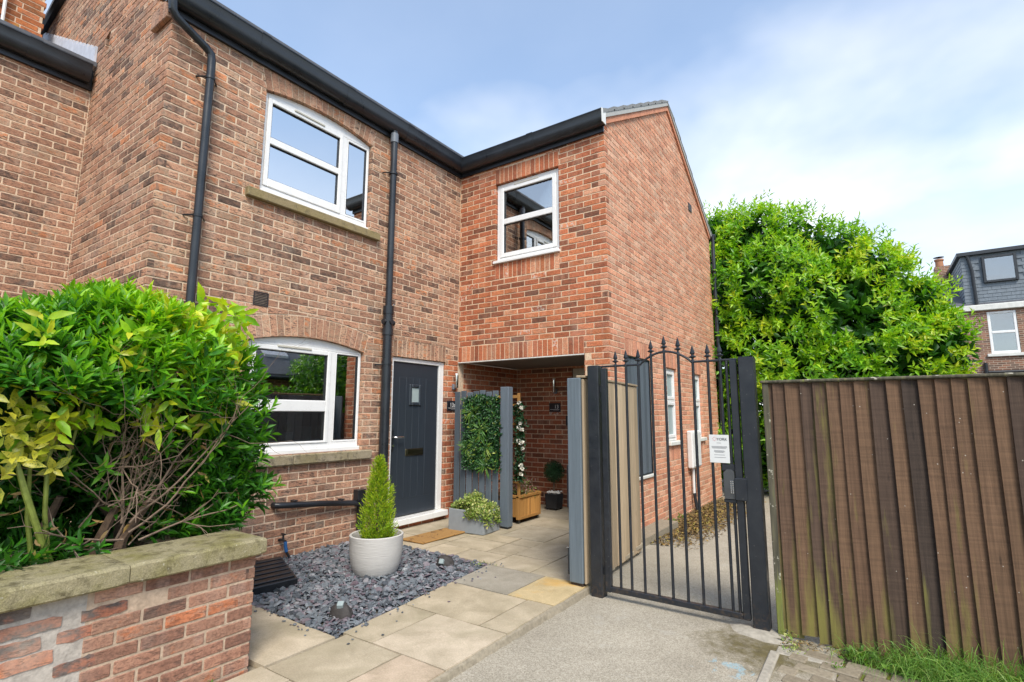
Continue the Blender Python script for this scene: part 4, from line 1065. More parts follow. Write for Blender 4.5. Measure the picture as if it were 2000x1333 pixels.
for i in range(nb):
    mb = MB(); fbox(mb, FG, .496 + i * wdt + .004, .496 + (i + 1) * wdt - .004, .612, 2.12, -.06, -.012 + random.gauss(0, .002), .004); o = mb.build('board', 'wood_grey', bd); o['tint'] = list(rt())
mb = MB(); rect_frame(mb, FG, .484, 1.347, .60, 2.135, .012, -.06, .004, .002); mb.build('board_frame', 'black', bd)
mb = MB(); fbox(mb, FG, .45, 1.40, .562, .598, -.10, .03, .006); mb.build('window_sill', 'white_render', H2.o)
for s_, z_ in ((3.70, 5.22),):
    mb = MB(); fbox(mb, FG, s_, s_ + .20, z_ - .075, z_ + .075, -.02, .012, .004); mb.build('air_brick', 'airvent', H2.o)
# porch door
mb = MB(); rect_frame(mb, FP, 1.039, 1.976, .03, 2.102, .10, -.10, -.02, .006); pd = mb.build('porch_door', 'upvc_old', H2.o)
mb = MB(); fbox(mb, FP, 1.139, 1.876, .13, 2.002, -.09, -.05); mb.build('door_leaf', 'door', pd)
mb = MB(); mb.tube([(.985, 1.485, 0.0), (.985, 1.485, .62)], .032, 12); mb.build('downpipe', 'grey_pipe', H2.o)
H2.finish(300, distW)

# ---- neighbour on the left -----------------------------------------------------
H3 = House('neighbour_house', 'older brown brick house set back behind the bush with black gutter', (-1.99, -6.5, 0))
H3.wall(FN, -8.5, -3.99, -.2, 5.05, [], 'brickF', 'mortarF', zref=.02, off=.1, zbrick=1.2, slab=(-8.5, -3.9))
def distN(fr, g, kd): return (random.betavariate(1.6, 2.2), random.random() * .8, random.random())
gN = gut(H3.o, 'gutter', GP, 'gutterm', lambda d, z: (-1.99 + d, -8.5, z), lambda d, z: (-1.99 + d, -4.03, z)); gut(H3.o, 'fascia', FB, 'black', lambda d, z: (-1.99 + d, -8.5, z), lambda d, z: (-1.99 + d, -3.99, z))
gut(gN, 'gutter_union', big(GP, .05), 'gutterm', lambda d, z: (-1.99 + d, -4.55, z), lambda d, z: (-1.99 + d, -4.45, z))
mb = MB(); rn = lambda x: 5.18 + .53 * (-1.88 - x)
p = [(-5.2, -8.5, rn(-5.2)), (-1.88, -8.5, rn(-1.88)), (-1.88, -3.99, rn(-1.88)), (-5.2, -3.99, rn(-5.2))]; mb.hexa(p + [(a, b, c + .05) for a, b, c in p])
roof3 = mb.build('roof', 'roof_slate', H3.o)
mb = MB()   # saw-toothed lead flashing climbing the gable wall of the next house
xs = np.linspace(-1.93, -4.28, 17)
for a, b in zip(xs[:-1], xs[1:]):
    za, zb = rn(a) + .04, rn(b) + .04
    pl = [(a, za), (a, za + .20), (a + (b - a) * .75, zb + .15), (b, zb + .15), (b, zb)]
    mb.prism(pl, lambda s_, z, d: (s_, -3.984 - d, z), .002, .022)
mb.build('flashing', 'lead', roof3)
# chimney behind the gutter
ch = MB().box((-4.02, -4.60, 5.4), (-3.58, -4.16, 6.9)).build('chimney', 'mortarF', H3.o)
cm = MB().bbox((-.105, -.05, -.0325), (.105, .05, .0325), .003); cmesh = raw_mesh('brick', cm, 'chimney_brick')
for k in range(18):
    z = 5.75 + k * .075
    for i in range(2):
        yy = -4.60 + .1125 + i * .2225 - (.05 if k % 2 else 0)
        obj_at('brick', cmesh, ch, (-3.578 - .048, yy + .02, z), math.pi / 2, rt())
        obj_at('brick', cmesh, ch, (-3.91 + i * .2225 + (.04 if k % 2 else 0), -4.602 + .048, z), 0, rt())
mb = MB(); mb.bbox((-4.08, -4.66, 6.9), (-3.52, -4.10, 7.0), .01); mb.build('chimney_cap', 'terracotta', ch)
mb = MB(); mb.tube([(-3.52, -4.52, 5.8), (-3.50, -4.53, 6.9)], .018, 8); mb.tube([(-3.5, -4.70, 6.05), (-3.5, -4.42, 6.02)], .01, 6); mb.tube([(-3.50, -4.62, 6.3), (-3.47, -4.64, 6.55), (-3.5, -4.62, 6.8)], .012, 6); mb.build('aerial_bracket', 'white_plastic', ch)
H3.finish(300, distN, inbush)

# ---- raised bed wall in front ---------------------------------------------------
GW = House('garden_wall', 'low brick garden wall with mossy coping in front of the bush', (1.8, -4.8, 0)); GW.o['category'] = 'wall'; GW.cp = .0667; GW.bl = .203
FGW = Frame((1.93, 0), math.pi / 2); FGE = Frame((1.93, -3.985), math.pi); FGR = Frame((1.64, -3.985), math.pi)
bound = {}
def bnd(z):
    k = int(math.floor(z / .0667)); 
    if k not in bound: bound[k] = -4.74 + [.02, -.10, .06, -.05, .05, -.02, .10, .24][k % 8]
    return bound[k]
w1 = GW.wall(FGW, -4.76, -3.985, -.3, .600, [], 'brickG', 'mortarG', zref=0.0, off=.02, pick=lambda s, z: 'brickG' if s > bnd(z) else None, thick=.28, skin=.1, zbrick=-.05, slab=(-4.76, -3.993))
GW.wall(FGE, 0.0, .29, -.3, .600, [], 'brickG', 'mortarG', zref=0.0, thick=.1, skin=.09, slab=(.008, .282))
GW.wall(FGR, 0.0, 1.63, -.3, .600, [], 'brickG', 'mortarG', zref=0.0, thick=.25, skin=.09, slab=(.0, 1.63))
w2 = GW.wall(FGW, -9.0, -4.76, -.3, .600, [], 'brickO', 'render', bricks=False, thick=.28)
for k in range(-1, 9):      # old bricks half buried in rough repointing
    zc = k * .0667 + .0333; s_ = bnd(zc) - .02 - (.08 if k % 2 else 0)
    while s_ > -6.4:
        ln = random.uniform(.12, .215); gap = random.uniform(.02, .08); a, b = s_ - ln, s_; s_ = a - gap
        if random.random() < .12: continue
        h0, h1 = random.uniform(.021, .030), random.uniform(.021, .030); pl = []; n = 8; sk = random.gauss(0, .004)
        for i in range(n): pl.append((a + ln * (i + .15) / (n - .7), zc - h0 + random.gauss(0, .0022) - (0 if 0 < i < n - 1 else -.003) - sk * (i / n - .5)))
        pl.append((b + random.uniform(-.004, .004), zc - h0 * .75)); pl.append((b + random.uniform(-.006, .003), zc + h1 * .75))
        for i in range(n): pl.append((b - ln * (i + .15) / (n - .7), zc + h1 + random.gauss(0, .0022) + (0 if 0 < i < n - 1 else -.003) + sk * (i / n - .5)))
        pl.append((a + random.uniform(-.004, .004), zc + h1 * .75)); pl.append((a + random.uniform(-.003, .006), zc - h0 * .75))
        GW.items.append((w2, FGW, 'poly', pl, 'brickO', .05))
def distG(fr, g, kd): return ((.32 + .68 * random.random()) if (kd == 'poly' and random.random() < .72) else random.betavariate(1.8, 1.8), random.random(), random.random())
GW.finish(300, distG)
for y0, y1 in ((-3.955, -4.62), (-4.624, -5.25), (-5.254, -5.9), (-5.904, -6.6), (-6.604, -7.3)):
    n = 14; mb = MB(); vs = []
    prof = [(1.598, .603), (1.598, .682), (1.606, .690), (1.972, .692), (1.984, .680), (1.986, .612), (1.978, .603)]
    for i in range(n + 1):
        y = y0 + (y1 - y0) * i / n; e = .006 if i in (0, n) else 0
        for x, z in prof: vs.append((x + random.gauss(0, .0007) - (e if x > 1.8 else -e), y, z + random.gauss(0, .0007) - (e if z > .65 else -e)))
    m_ = len(prof); fs = [(i * m_ + k, i * m_ + (k + 1) % m_, (i + 1) * m_ + (k + 1) % m_, (i + 1) * m_ + k) for i in range(n) for k in range(m_)]
    fs += [tuple(range(m_))[::-1], tuple(n * m_ + k for k in range(m_))]
    mb.add(vs, fs, True); mb.build('coping_stone', 'coping', GW.o, sharp=25)
tag(MB().box((.0, -9, -.25), (1.66, -4.1, .52)).build('bed_soil', 'soil'), kind='structure')
# ================================================================== THINGS BY THE DOOR
# slatted screen
SC = thing('slatted_screen', 'dark grey slatted timber screen with a wide end post before the porch', 'screen', (.7, -.29, 0))
for i in range(7):
    x = .222 + i * .106; mb = MB(); top = 1.69 + .012 * math.sin(i * 2.1)
    mb.bbox((x, -.312, .025 + random.uniform(0, .01)), (x + .088, -.290, top), .004); o = mb.build('slat', 'wood_grey', SC); o['tint'] = list(rt())
for z in (.25, 1.45):
    MB().bbox((.222, -.289, z), (1.02, -.250, z + .07), .004).build('rail', 'wood_grey', SC)
mb = MB(); mb.bbox((.985, -.318, .02), (1.112, -.215, 1.735), .006); o = mb.build('post', 'wood_grey', SC); o['tint'] = [.95, .5, .3]
MB().box((.995, -.31, -.02), (1.10, -.225, .018)).build('post_foot', 'black', SC)
# artificial foliage panel hung on it
FPn = thing('foliage_panel', 'hanging rectangle of artificial green leaves on the slatted screen', 'green wall', (.69, -.34, .63))
MB().box((.43, -.335, .72), (.975, -.316, 1.60)).build('backing', 'leaf_box', FPn)
n = 950
C = np.stack([np.random.uniform(.42, .985, n), -.345 - np.random.rand(n) * .02, np.random.uniform(.70, 1.615, n)], 1)
st, T = shoots(C, np.array([[0, -1, .15]]) + np.random.normal(0, .4, (n, 3)), 5, .052, .46, (.5, 1.3), base_t=np.clip(np.random.beta(1.6, 3, n) + (np.random.rand(n) < .05) * .5, 0, 1), simple=False, curl=.3)
leaf_object('foliage', 'leaf_dark', FPn, [st], [T])
for cx, cz, sz in ((.56, 1.42, .17), (.72, 1.20, .17), (.80, .98, .15), (.47, .95, .14), (.80, .74, .16), (.62, 1.02, .11)):
    n = 26; a = np.random.rand(n) * 6.28; D = np.stack([np.cos(a), -.55 * np.ones(n), np.sin(a) - .15], 1)
    st = leaves(np.repeat([[cx, -.365, cz]], n, 0), D, np.repeat([[0, -1, .2]], n, 0) + np.random.normal(0, .2, (n, 3)), np.random.uniform(.7, 1.1, n) * sz, .017, curl=.35)
    leaf_object('fern_rosette', 'leaf_dark', FPn, [st], [np.stack([np.random.uniform(.7, .95, n), np.random.rand(n), np.random.rand(n)], 1)])
# trough with trailing plant
TR = thing('trough_planter', 'pale grey rectangular trough in front of the slatted screen', 'planter', (.82, -.57, 0))
A0 = np.array([.565, -.79]); ux = np.array([.998, .06]); uy = np.array([-.06, .998])
trp = lambda a, b, z: (*(A0 + ux * a + uy * b), z)
mb = MB()
for a, b, c, d in ((0, .51, 0, .025), (0, .51, .325, .35), (0, .025, .025, .325), (.485, .51, .025, .325)): mb.bbox((a, c, .004), (b, d, .262), .005, trp)
mb.bbox((.02, .02, .004), (.49, .33, .03), .004, trp); mb.build('trough', 'trough', TR)
MB().bbox((.026, .026, .2), (.484, .324, .235), .004, trp).build('soil', 'soil', TR)
TP = thing('trailing_plant', 'variegated yellow green plant spilling out of the grey trough', 'plant', (.82, -.57, .23))
n = 300; q = np.random.rand(n, 2)
C = np.array([trp(.02 + .48 * a, .02 + .32 * b, .27 + .10 * math.exp(-((a - .42) / .22) ** 2) * random.uniform(.3, 1.5) + random.uniform(0, .03)) for a, b in q])
C = np.concatenate([C, np.array([trp(random.uniform(.25, .53), random.uniform(-.03, .02), random.uniform(.20, .28)) for _ in range(60)]), np.array([trp(random.uniform(.50, .54), random.uniform(.0, .3), random.uniform(.14, .27)) for _ in range(50)])])
st, T = shoots(C, np.array([[.1, -.3, .9]]) + np.random.normal(0, .5, (len(C), 3)), 6, .042, .62, (.6, 1.4), simple=False)
leaf_object('foliage', 'leaf_varieg', TP, [st], [T])
# doormat
DM = MB(); DM.bbox((.0, 0, .003), (.335, .70, .022), .006, lambda a, b, z: (.475 + a * .985 + (b - .35) * .03, -1.455 + b, z))
tag(DM.build('doormat', 'mat_coir'), 'tan coir doormat on the flagstones below the front door', 'doormat')
# white pot and conifer
PT = thing('plant_pot', 'large rounded white ribbed pot standing on the slate chippings', 'pot', (1.115, -2.385, -.03))
pc = (1.115, -2.385, -.03)
MB().lathe([(.0, 0), (.155, 0), (.170, .008), (.197, .05), (.220, .12), (.232, .21), (.235, .31), (.236, .335), (.237, .352), (.228, .358), (.216, .352), (.208, .32), (.204, .27)], pc, 48).build('pot', 'pot', PT)
MB().lathe([(.0, .292), (.10, .296), (.17, .288), (.207, .28)], pc, 30).build('soil', 'soil', PT)
CO = thing('conifer', 'small bright green cone shaped conifer growing in the white pot', 'conifer', (1.12, -2.385, .26))
MB().tube([(1.12, -2.385, .24), (1.122, -2.385, .5), (1.12, -2.38, .85)], [.014, .010, .004], 8).build('trunk', 'bark', CO)
def cone_r(t): return .168 * (1 - t) ** .70 * (1 - .30 * math.exp(-((t - .0) / .12) ** 2)) + .006
Ps, Ax = [], []
for i in range(1700):
    t = random.random() ** 1.35; a = random.random() * 6.283; lump = 1 + .16 * math.sin(a * 3 + t * 9) + .10 * math.sin(a * 7 - t * 17)
    r_ = cone_r(t) * random.uniform(.66, 1.0) * lump
    r_ *= random.choice((1, 1, 1, 1.08, 1.16)); Ps.append((1.12 + r_ * math.cos(a), -2.385 + r_ * math.sin(a), .275 + .715 * t)); Ax.append((math.cos(a) * .75, math.sin(a) * .75, .9))
st, T = shoots(Ps, np.array(Ax) + np.random.normal(0, .25, (len(Ps), 3)), 6, .034, .26, (.25, .95), base_t=np.clip(np.random.beta(2, 1.8, len(Ps)) + .14, 0, 1), simple=True, curl=-.1)
leaf_object('foliage', 'leaf_conifer', CO, [st], [T], smooth=False)

# slate bed
mb = MB(); bx = [(0.0, -3.47), (1.965, -3.455), (1.81, -1.60), (0.0, -1.585)]
tag(mb.add([(x, y, -.034) for x, y in bx], [(0, 1, 2, 3)]).build('slate_bed', 'earth'), kind='structure')
Ch = MB()
def chip(mb, c, r_, t, tilt):
    n = random.choice((4, 5, 5, 6)); a0 = random.random() * 6.28; el = random.uniform(.55, 1.0)
    q = Matrix.Rotation(random.random() * 6.28, 3, 'Z') @ Matrix.Rotation(random.gauss(0, tilt), 3, 'X') @ Matrix.Rotation(random.gauss(0, tilt), 3, 'Y')
    tops = []; bots = []
    for k in range(n):
        a = a0 + 6.283 * k / n + random.uniform(-.3, .3); rr = r_ * random.uniform(.75, 1.1)
        v = Vector((rr * math.cos(a), rr * math.sin(a) * el, 0)); z = t * random.uniform(.7, 1.2)
        tops.append(q @ (v * random.uniform(.72, .98) + Vector((0, 0, z)))); bots.append(q @ v)
    vs = [(c[0] + v.x, c[1] + v.y, c[2] + v.z) for v in tops + bots]
    mb.ct = (max(.002, min(1, random.betavariate(2, 1.6))), random.random(), random.random())
    mb.add(vs, [tuple(range(n))] + [(i, i + n, (i + 1) % n + n, (i + 1) % n) for i in range(n)])
cnt = 0
while cnt < 8200:
    x, y = random.uniform(0.0, 1.96), random.uniform(-3.45, -1.605)
    if x > bed_edge(y) - .018 or (y < -2.68 - (x - .10) * .42 + .0 and x < .885 + (y + 3.0) * .14): continue
    if (x - pc[0]) ** 2 + (y - pc[1]) ** 2 < .155 ** 2: continue
    big_ = random.random() < .42; near = math.exp(-((x - .9) / .6) ** 2)
    r_ = random.uniform(.024, .046) if (big_ and random.random() < .35 + .6 * near) else random.uniform(.010, .026)
    chip(Ch, (x, y, -.030 + random.random() ** 1.5 * (.034 if x < bed_edge(y) - .06 else .018)), r_, r_ * random.uniform(.18, .45), .38); cnt += 1
for k in range(70):      # strays kicked on to the flags
    y = random.uniform(-3.5, -1.5); x = bed_edge(y) + abs(random.gauss(0, .09)) + .012
    if random.random() < .35: x, y = random.uniform(.9, 1.9), -3.455 - abs(random.gauss(0, .06))
    r_ = random.uniform(.006, .016); chip(Ch, (x, y, .002), r_, r_ * .35, .15)
Ch.build('slate_chippings', 'slatechip', None, 'stuff')
# weeds at the bed corner
def tuft(name, label, cat, c, n, L, W, mat_, up=.8, per=5, r_=.03, group='weeds in the paving and along the walls'):
    o = thing(name, label, cat, c, group); C = np.array(c) + np.random.normal(0, r_, (n, 3)) * [1, 1, .4]
    C[:, 2] = np.maximum(C[:, 2], c[2])
    st, T = shoots(C, np.array([[0, 0, up]]) + np.random.normal(0, .35, (n, 3)), per, L, W, (.4, 1.2)); leaf_object('foliage', mat_, o, [st], [T]); return o
tuft('weed', 'tiny green weeds in the far corner of the slate bed', 'weed', (1.75, -1.66, -.02), 26, .022, .6, 'leaf_varieg', r_=.045)
# fake rocks with solar lamps
def rock(name, label, c, s, face):
    o = thing(name, label, 'solar light', c, 'solar rock lights on the slate'); n = 9; mb = MB(); vs = []; rings = []
    for j, (zz_, rr) in enumerate(((0, 1.0), (.3, 1.08), (.65, .88), (.92, .5))):
        for k in range(n):
            a = 6.283 * k / n; vs.append((c[0] + s[0] * rr * math.cos(a) * random.uniform(.88, 1.1), c[1] + s[1] * rr * math.sin(a) * random.uniform(.88, 1.1), c[2] + s[2] * zz_ * random.uniform(.92, 1.08)))
    vs.append((c[0], c[1], c[2] + s[2])); fs = [(j * n + k, j * n + (k + 1) % n, (j + 1) * n + (k + 1) % n, (j + 1) * n + k) for j in range(3) for k in range(n)] + [(3 * n + k, 3 * n + (k + 1) % n, 4 * n) for k in range(n)]
    mb.add(vs, fs, True).build('rock', 'rock', o, sharp=50)
    f = np.array(face); f = f / np.linalg.norm(f); u = np.cross(f, [0, 0, 1]); u /= np.linalg.norm(u); w = np.cross(u, f); p0 = np.array(c) + f * s[2] * .86 + np.array([0, 0, s[2] * .30])
    fr3 = lambda a, b, d: tuple(p0 + u * a + w * b + f * d)
    MB().bbox((-.022, -.022, -.03), (.022, .022, .003), .004, fr3).build('solar_panel', 'solar', o); return o
rock('rock_light', 'dark rock shaped solar light at the near corner of the slate bed', (1.70, -3.20, -.03), (.095, .065, .105), (.25, -.3, .9))
rock('rock_light', 'dark rock shaped solar light at the far side of the slate bed', (1.475, -1.86, -.03), (.085, .075, .11), (.2, -.85, .45))
o = thing('spot_lamp', 'tiny round black lamp sunk among the slate chippings', 'lamp', (1.44, -3.27, -.02))
MB().lathe([(.0, 0), (.022, 0), (.024, .03), (.018, .036), (.0, .036)], (1.44, -3.27, -.02), 14).build('lamp_body', 'black', o)
MB().lathe([(.0, .037), (.010, .038), (.0, .041)], (1.447, -3.28, -.02), 10).build('lens', 'chrome', o)
# black ribbed hatch, tap
HT = thing('cellar_hatch', 'black ribbed sloping hatch cover on the slate against the brick wall', 'hatch', (.45, -3.05, 0))
def hp(a, b, z): return (.12 + a * .95 - (.72 - b) * .14, -2.68 - a * .40 - (.72 - b) * .99, .045 + a * .012 + z)
MB().bbox((0, 0, -.09), (.80, .72, 0), .006, hp).build('cover', 'black', HT)
for k in range(6): MB().bbox((.045 + k * .125, .015, .0005), (.125 + k * .125, .705, .012), .005, hp).build('rib', 'black', HT)
TA = thing('garden_tap', 'black tap with a blue connector low on the brown brick wall', 'tap', (.03, -2.62, .15))
mb = MB(); mb.tube([(0, -2.63, .17), (.06, -2.63, .172), (.10, -2.63, .165)], .013, 10); mb.tube([(.06, -2.63, .165), (.06, -2.63, .225)], .010, 8); mb.tube([(.03, -2.63, .228), (.09, -2.63, .228)], .009, 8); mb.lathe([(.022, 0), (.022, .012)], (.008, -2.63, .165), 12); mb.build('tap_body', 'black', TA)
MB().tube([(.10, -2.63, .165), (.105, -2.63, .12), (.11, -2.62, .07)], .016, 10).build('connector', 'blue', TA)
MB().tube([(.11, -2.62, .07), (.12, -2.60, .03), (.135, -2.585, -.01)], .012, 10).build('hose', 'black', TA)

# lamps and number plates
def wall_lamp(label, fr, s_, z0, z1):
    o = thing('wall_lamp', label, 'lamp', fr.p(s_, z0, 0), 'tube wall lamps by the doors')
    mb = MB(); fbox(mb, fr, s_ - .03, s_ + .03, z0, z0 + .075, .002, .035, .004); mb.build('wall_bracket', 'grey_pipe', o)
    c = fr.p(s_, 0, .065); MB().lathe([(.0, z0 + .02), (.024, z0 + .02), (.026, z0 + .03), (.026, z1 - .03), (.0, z1 - .03)], c, 16).build('lamp_tube', 'chrome', o)
    MB().lathe([(.02, z1 - .03), (.02, z1), (.0, z1)], c, 16).build('lamp_shade', 'white_plastic', o)
    mb = MB(); mb.tube([fr.p(s_, z0 + .04, .03), fr.p(s_, z0 + .04, .065)], .012, 8); mb.build('lamp_arm', 'chrome', o)
wall_lamp('stainless tube wall lamp beside the dark front door', FF, -.10, 1.735, 1.965)
wall_lamp('stainless tube wall lamp on the porch back wall over plate 13', FP, .745, 1.715, 1.955)
def plate(label, fr, s0, s1, z0, z1, txt, ts, side):
    o = thing('number_plate', label, 'house number', fr.p((s0 + s1) / 2, z0, 0), 'slate house number plates')
    mb = MB(); fbox(mb, fr, s0, s1, z0, z1, .002, .014, .003); mb.build('plate', 'slate_plate', o)
    def put(name, me, a, z, d=.0155):
        q = obj_at(name, me, o, fr.p(a, z, d)); q.rotation_euler = (math.pi / 2, 0, fr.ang)
    put('numerals', text_mesh('numerals', txt, ts, 'text_white'), side, z0 + .055)
    mb = MB(); fbox(mb, fr, s0 + .018, s1 - .018, z0 + .036, z0 + .041, .0142, .0155, .0004); mb.build('rule', 'text_white', o)
    for k, w in enumerate((.30,)):
        mb = MB(); fbox(mb, fr, s0 + .075, s1 - .03, z0 + .018, z0 + .024, .0142, .0152, .0003); mb.build('small_print', 'text_grey', o)
plate('dark slate plate reading 13a beside the front door', FF, -.226, -.026, 1.436, 1.576, '13a', .082, -.175)
plate('dark slate plate reading 13 on the porch back wall', FP, .626, .830, 1.428, 1.566, '13', .080, .722)
o = thing('door_bell', 'small black door bell on the porch wall near the timber fence', 'door bell', FP.p(.955, 1.26, 0))
mb = MB(); fbox(mb, FP, .93, .975, 1.22, 1.37, .002, .03, .005); mb.build('bell_body', 'black', o)
MB().lathe([(.0, 0), (.012, 0)], FP.p(.952, 1.335, .031), 12).build('push_button', 'white_plastic', o)

# cedar planter with trellis, flowers
CP = thing('cedar_planter', 'orange cedar planter on castors with a trellis in the porch', 'planter', (.75, .27, 0))
def boards_x(x, y0, y1, n, z0, z1):
    w = (y1 - y0) / n
    for i in range(n): MB().bbox((x - .018, y0 + i * w + .002, z0), (x, y0 + (i + 1) * w - .002, z1), .003).build('board', 'wood_cedar', CP)['tint'] = list(rt())
boards_x(1.05, .045, .495, 5, .075, .315)
for (x0, y0) in ((1.012, .0), (1.012, .495), (.45, .0), (.45, .495)): MB().bbox((x0, y0, .05), (x0 + .045, y0 + .045, .345), .004).build('corner_post', 'wood_cedar', CP)
mb = MB(); mb.bbox((1.003, .0, .318), (1.066, .545, .352), .004); mb.bbox((.44, .0, .318), (1.003, .05, .352), .004); mb.bbox((.44, .495, .318), (1.003, .545, .352), .004); mb.bbox((1.045, .045, .05), (1.06, .495, .085), .003); mb.build('rim', 'wood_cedar', CP)
MB().bbox((1.05, .26, .085), (1.058, .285, .318), .002).build('batten', 'wood_cedar', CP)
mb = MB(); mb.box((.46, .01, .08), (1.03, .025, .31)); mb.box((.46, .52, .08), (1.03, .535, .31)); mb.box((.46, .02, .08), (.475, .52, .31)); mb.build('side_board', 'wood_cedar', CP)
MB().box((.47, .02, .2), (1.03, .53, .30)).build('soil', 'soil', CP)
for x, y in ((1.02, .50), (1.02, .05), (.48, .5), (.48, .05)):
    MB().tube([(x - .012, y, .025), (x + .012, y, .025)], .024, 12).build('castor', 'black', CP)
tm = MB()
tm.bbox((1.03, .002, .35), (1.062, .034, 1.665), .003); tm.bbox((.45, .002, .35), (.482, .034, 1.665), .003); tm.bbox((.482, .004, 1.60), (1.03, .030, 1.64), .003); tm.build('trellis_post', 'wood_cedar', CP)
for k in range(5): MB().bbox((.482, .008, .5 + k * .25), (1.03, .022, .525 + k * .25), .002).build('trellis_slat', 'wood_cedar', CP)
RG = thing('rose_garland', 'trailing dark garland with white roses hung on the cedar trellis', 'garland', (1.07, .02, .6))
n = 170; zq = np.random.uniform(.55, 1.56, n)
C = np.stack([1.065 + np.random.normal(0, .028, n) + .015 * np.sin(zq * 7), .0 + np.random.normal(0, .03, n), zq], 1)
st, T = shoots(C, np.array([[.5, -.6, 0]]) + np.random.normal(0, .5, (n, 3)), 5, .05, .55, (.5, 1.3), base_t=np.random.beta(1.5, 4, n), simple=False); leaf_object('foliage', 'leaf_box', RG, [st], [T])
for dx_, z in ((.0, 1.54), (.035, 1.47), (.015, 1.27), (.04, 1.19), (.02, 1.02), (.05, 1.03), (.045, .95), (.03, .74), (.045, .70), (.03, .63), (-.01, 1.05), (-.005, 1.22)):
    n = 14; c = np.array([[1.085 + dx_, -.035, z]]); D = rdir(n) + np.array([[.5, -.7, .2]])
    st = leaves(np.repeat(c, n, 0), D, rdir(n), .034, .034, curl=-.2); o = leaf_object('rose', 'petal', RG, [st], [np.random.rand(n, 3)])
HP = thing('heather', 'mixed pink and cream heather growing in the cedar planter', 'plant', (.95, .2, .31))
n = 130; C = np.stack([np.random.uniform(.8, 1.06, n), np.random.uniform(.03, .42, n), .33 + np.random.rand(n) ** 1.5 * .17], 1)
st, T = shoots(C, np.array([[.3, -.2, .9]]) + np.random.normal(0, .4, (n, 3)), 6, .04, .4, (.4, 1.2)); leaf_object('foliage', 'leaf_mixed', HP, [st], [T])
# topiary ball
TPt = thing('topiary_pot', 'square black pot topped with white pebbles against the porch wall', 'pot', (.885, 1.2, 0))
mb = MB(); mb.hexa([(.795, 1.11, .02), (.975, 1.11, .02), (.975, 1.29, .02), (.795, 1.29, .02), (.785, 1.10, .225), (.985, 1.10, .225), (.985, 1.30, .225), (.785, 1.30, .225)])
for x, y in ((.80, 1.115), (.945, 1.115), (.80, 1.26), (.945, 1.26)): mb.box((x, y, 0), (x + .025, y + .025, .02))
mb.build('pot', 'black', TPt)
pb = MB()
for i in range(46):
    c = (random.uniform(.80, .97), random.uniform(1.115, 1.285), .232 + random.uniform(-.005, .022)); n = 6
    pb.lathe([(.0, -.012), (.015, -.006), (.017, .003), (.009, .012), (.0, .013)], c, 6)
pb.build('pebbles', 'pebble', TPt, 'stuff')
TB = thing('topiary_ball', 'dark green topiary ball on a stem in the black pot', 'topiary', (.885, 1.2, .23))
MB().tube([(.885, 1.2, .22), (.882, 1.2, .45)], .016, 8).build('trunk', 'bark', TB)
d = rdir(900); st, T = shoots(np.array([[.885, 1.2, .545]]) + d * np.random.uniform(.105, .128, (900, 1)), d, 4, .03, .5, (.5, 1.3)); leaf_object('crown', 'leaf_box', TB, [st], [T])

# ================================================================== FENCES AND GATE
TF = thing('timber_fence', 'grey painted timber fence end with bare boards beside the black gate', 'fence', (2.78, -.8, 0))
o = MB().bbox((2.712, -1.722, .022), (2.838, -1.62, 1.700), .006).build('post', 'wood_grey_light', TF); o['tint'] = [.55, .5, .2]
MB().box((2.722, -1.71, -.05), (2.83, -1.63, .02)).build('post_foot', 'soil', TF)
fa = np.array([2.846, -1.705]); fb_ = np.array([2.675, -.04]); fu = (fb_ - fa) / np.linalg.norm(fb_ - fa); fl = np.linalg.norm(fb_ - fa); fn = np.array([fu[1], -fu[0]])
tfp = lambda a, d, z: (*(fa + fu * a + fn * d), z)
nb = 12; w = fl / nb
for i in range(nb):
    zb = float(np.interp(i, [0, 4, nb], [.02, -.02, -.085])); mb = MB(); mb.bbox((i * w + .002, -.004, zb), ((i + 1) * w - .002, .016 + random.uniform(0, .005), 1.695 + random.uniform(-.008, .008)), .004, tfp); o = mb.build('board', 'wood_pale', TF); o['tint'] = list(rt())
for z in (.3, 1.0, 1.5): o = MB().bbox((.1, -.045, z), (fl, -.006, z + .08), .004, tfp).build('rail', 'wood_grey', TF)
for i in range(nb): mb = MB(); mb.bbox((.06 + i * w * .97 + .002, -.066, .02), (.06 + (i + 1) * w * .97 - .004, -.047, 1.69), .004, tfp); mb.build('board', 'wood_grey', TF)['tint'] = list(rt())
MB().bbox((.0, -.05, 1.70), (fl, .03, 1.722), .004, tfp).build('cap_rail', 'wood_pale', TF)
mb = MB(); mb.bbox((2.357 + .005, -.06, -.1), (2.655, -.035, 1.69), .004); mb.build('board', 'wood_grey', TF)
mb = MB(); mb.tube([(2.704, -1.712, .08), (2.704, -1.712, .29)], .007, 8); mb.tube([(2.704, -1.712, .29), (2.69, -1.72, .29)], .006, 6); mb.bbox((2.700, -1.725, .09), (2.716, -1.70, .12), .002); mb.build('drop_bolt', 'black', TF)

def gate_post(label, x0, x1, y0, y1, zt, cap):
    o = thing('gate_post', label, 'gate post', ((x0 + x1) / 2, (y0 + y1) / 2, -.06), 'black gate posts')
    MB().bbox((x0, y0, -.2), (x1, y1, zt), .006).build('post', 'iron', o); MB().bbox((x0 + .004, y0 + .004, zt + .001), (x1 - .004, y1 - .004, zt + .005), .002).build('cap', 'iron', o); return o
gp1 = gate_post('slim black iron gate post next to the grey timber fence', 2.897, 2.997, -1.700, -1.602, 1.795, 0)
gp2 = gate_post('stout black iron gate post between the gate and the brown fence', 4.102, 4.205, -1.700, -1.597, 1.80, 0)
for z in (.14, 1.60): MB().tube([(2.997, -1.65, z - .03), (2.997, -1.65, z + .03)], .012, 8).build('hinge', 'iron', gp1)
GT = thing('metal_gate', 'black iron gate with an arched top rail and spear finials', 'gate', (3.55, -1.66, 0))
gy0, gy1 = -1.690, -1.645; gc = -1.668
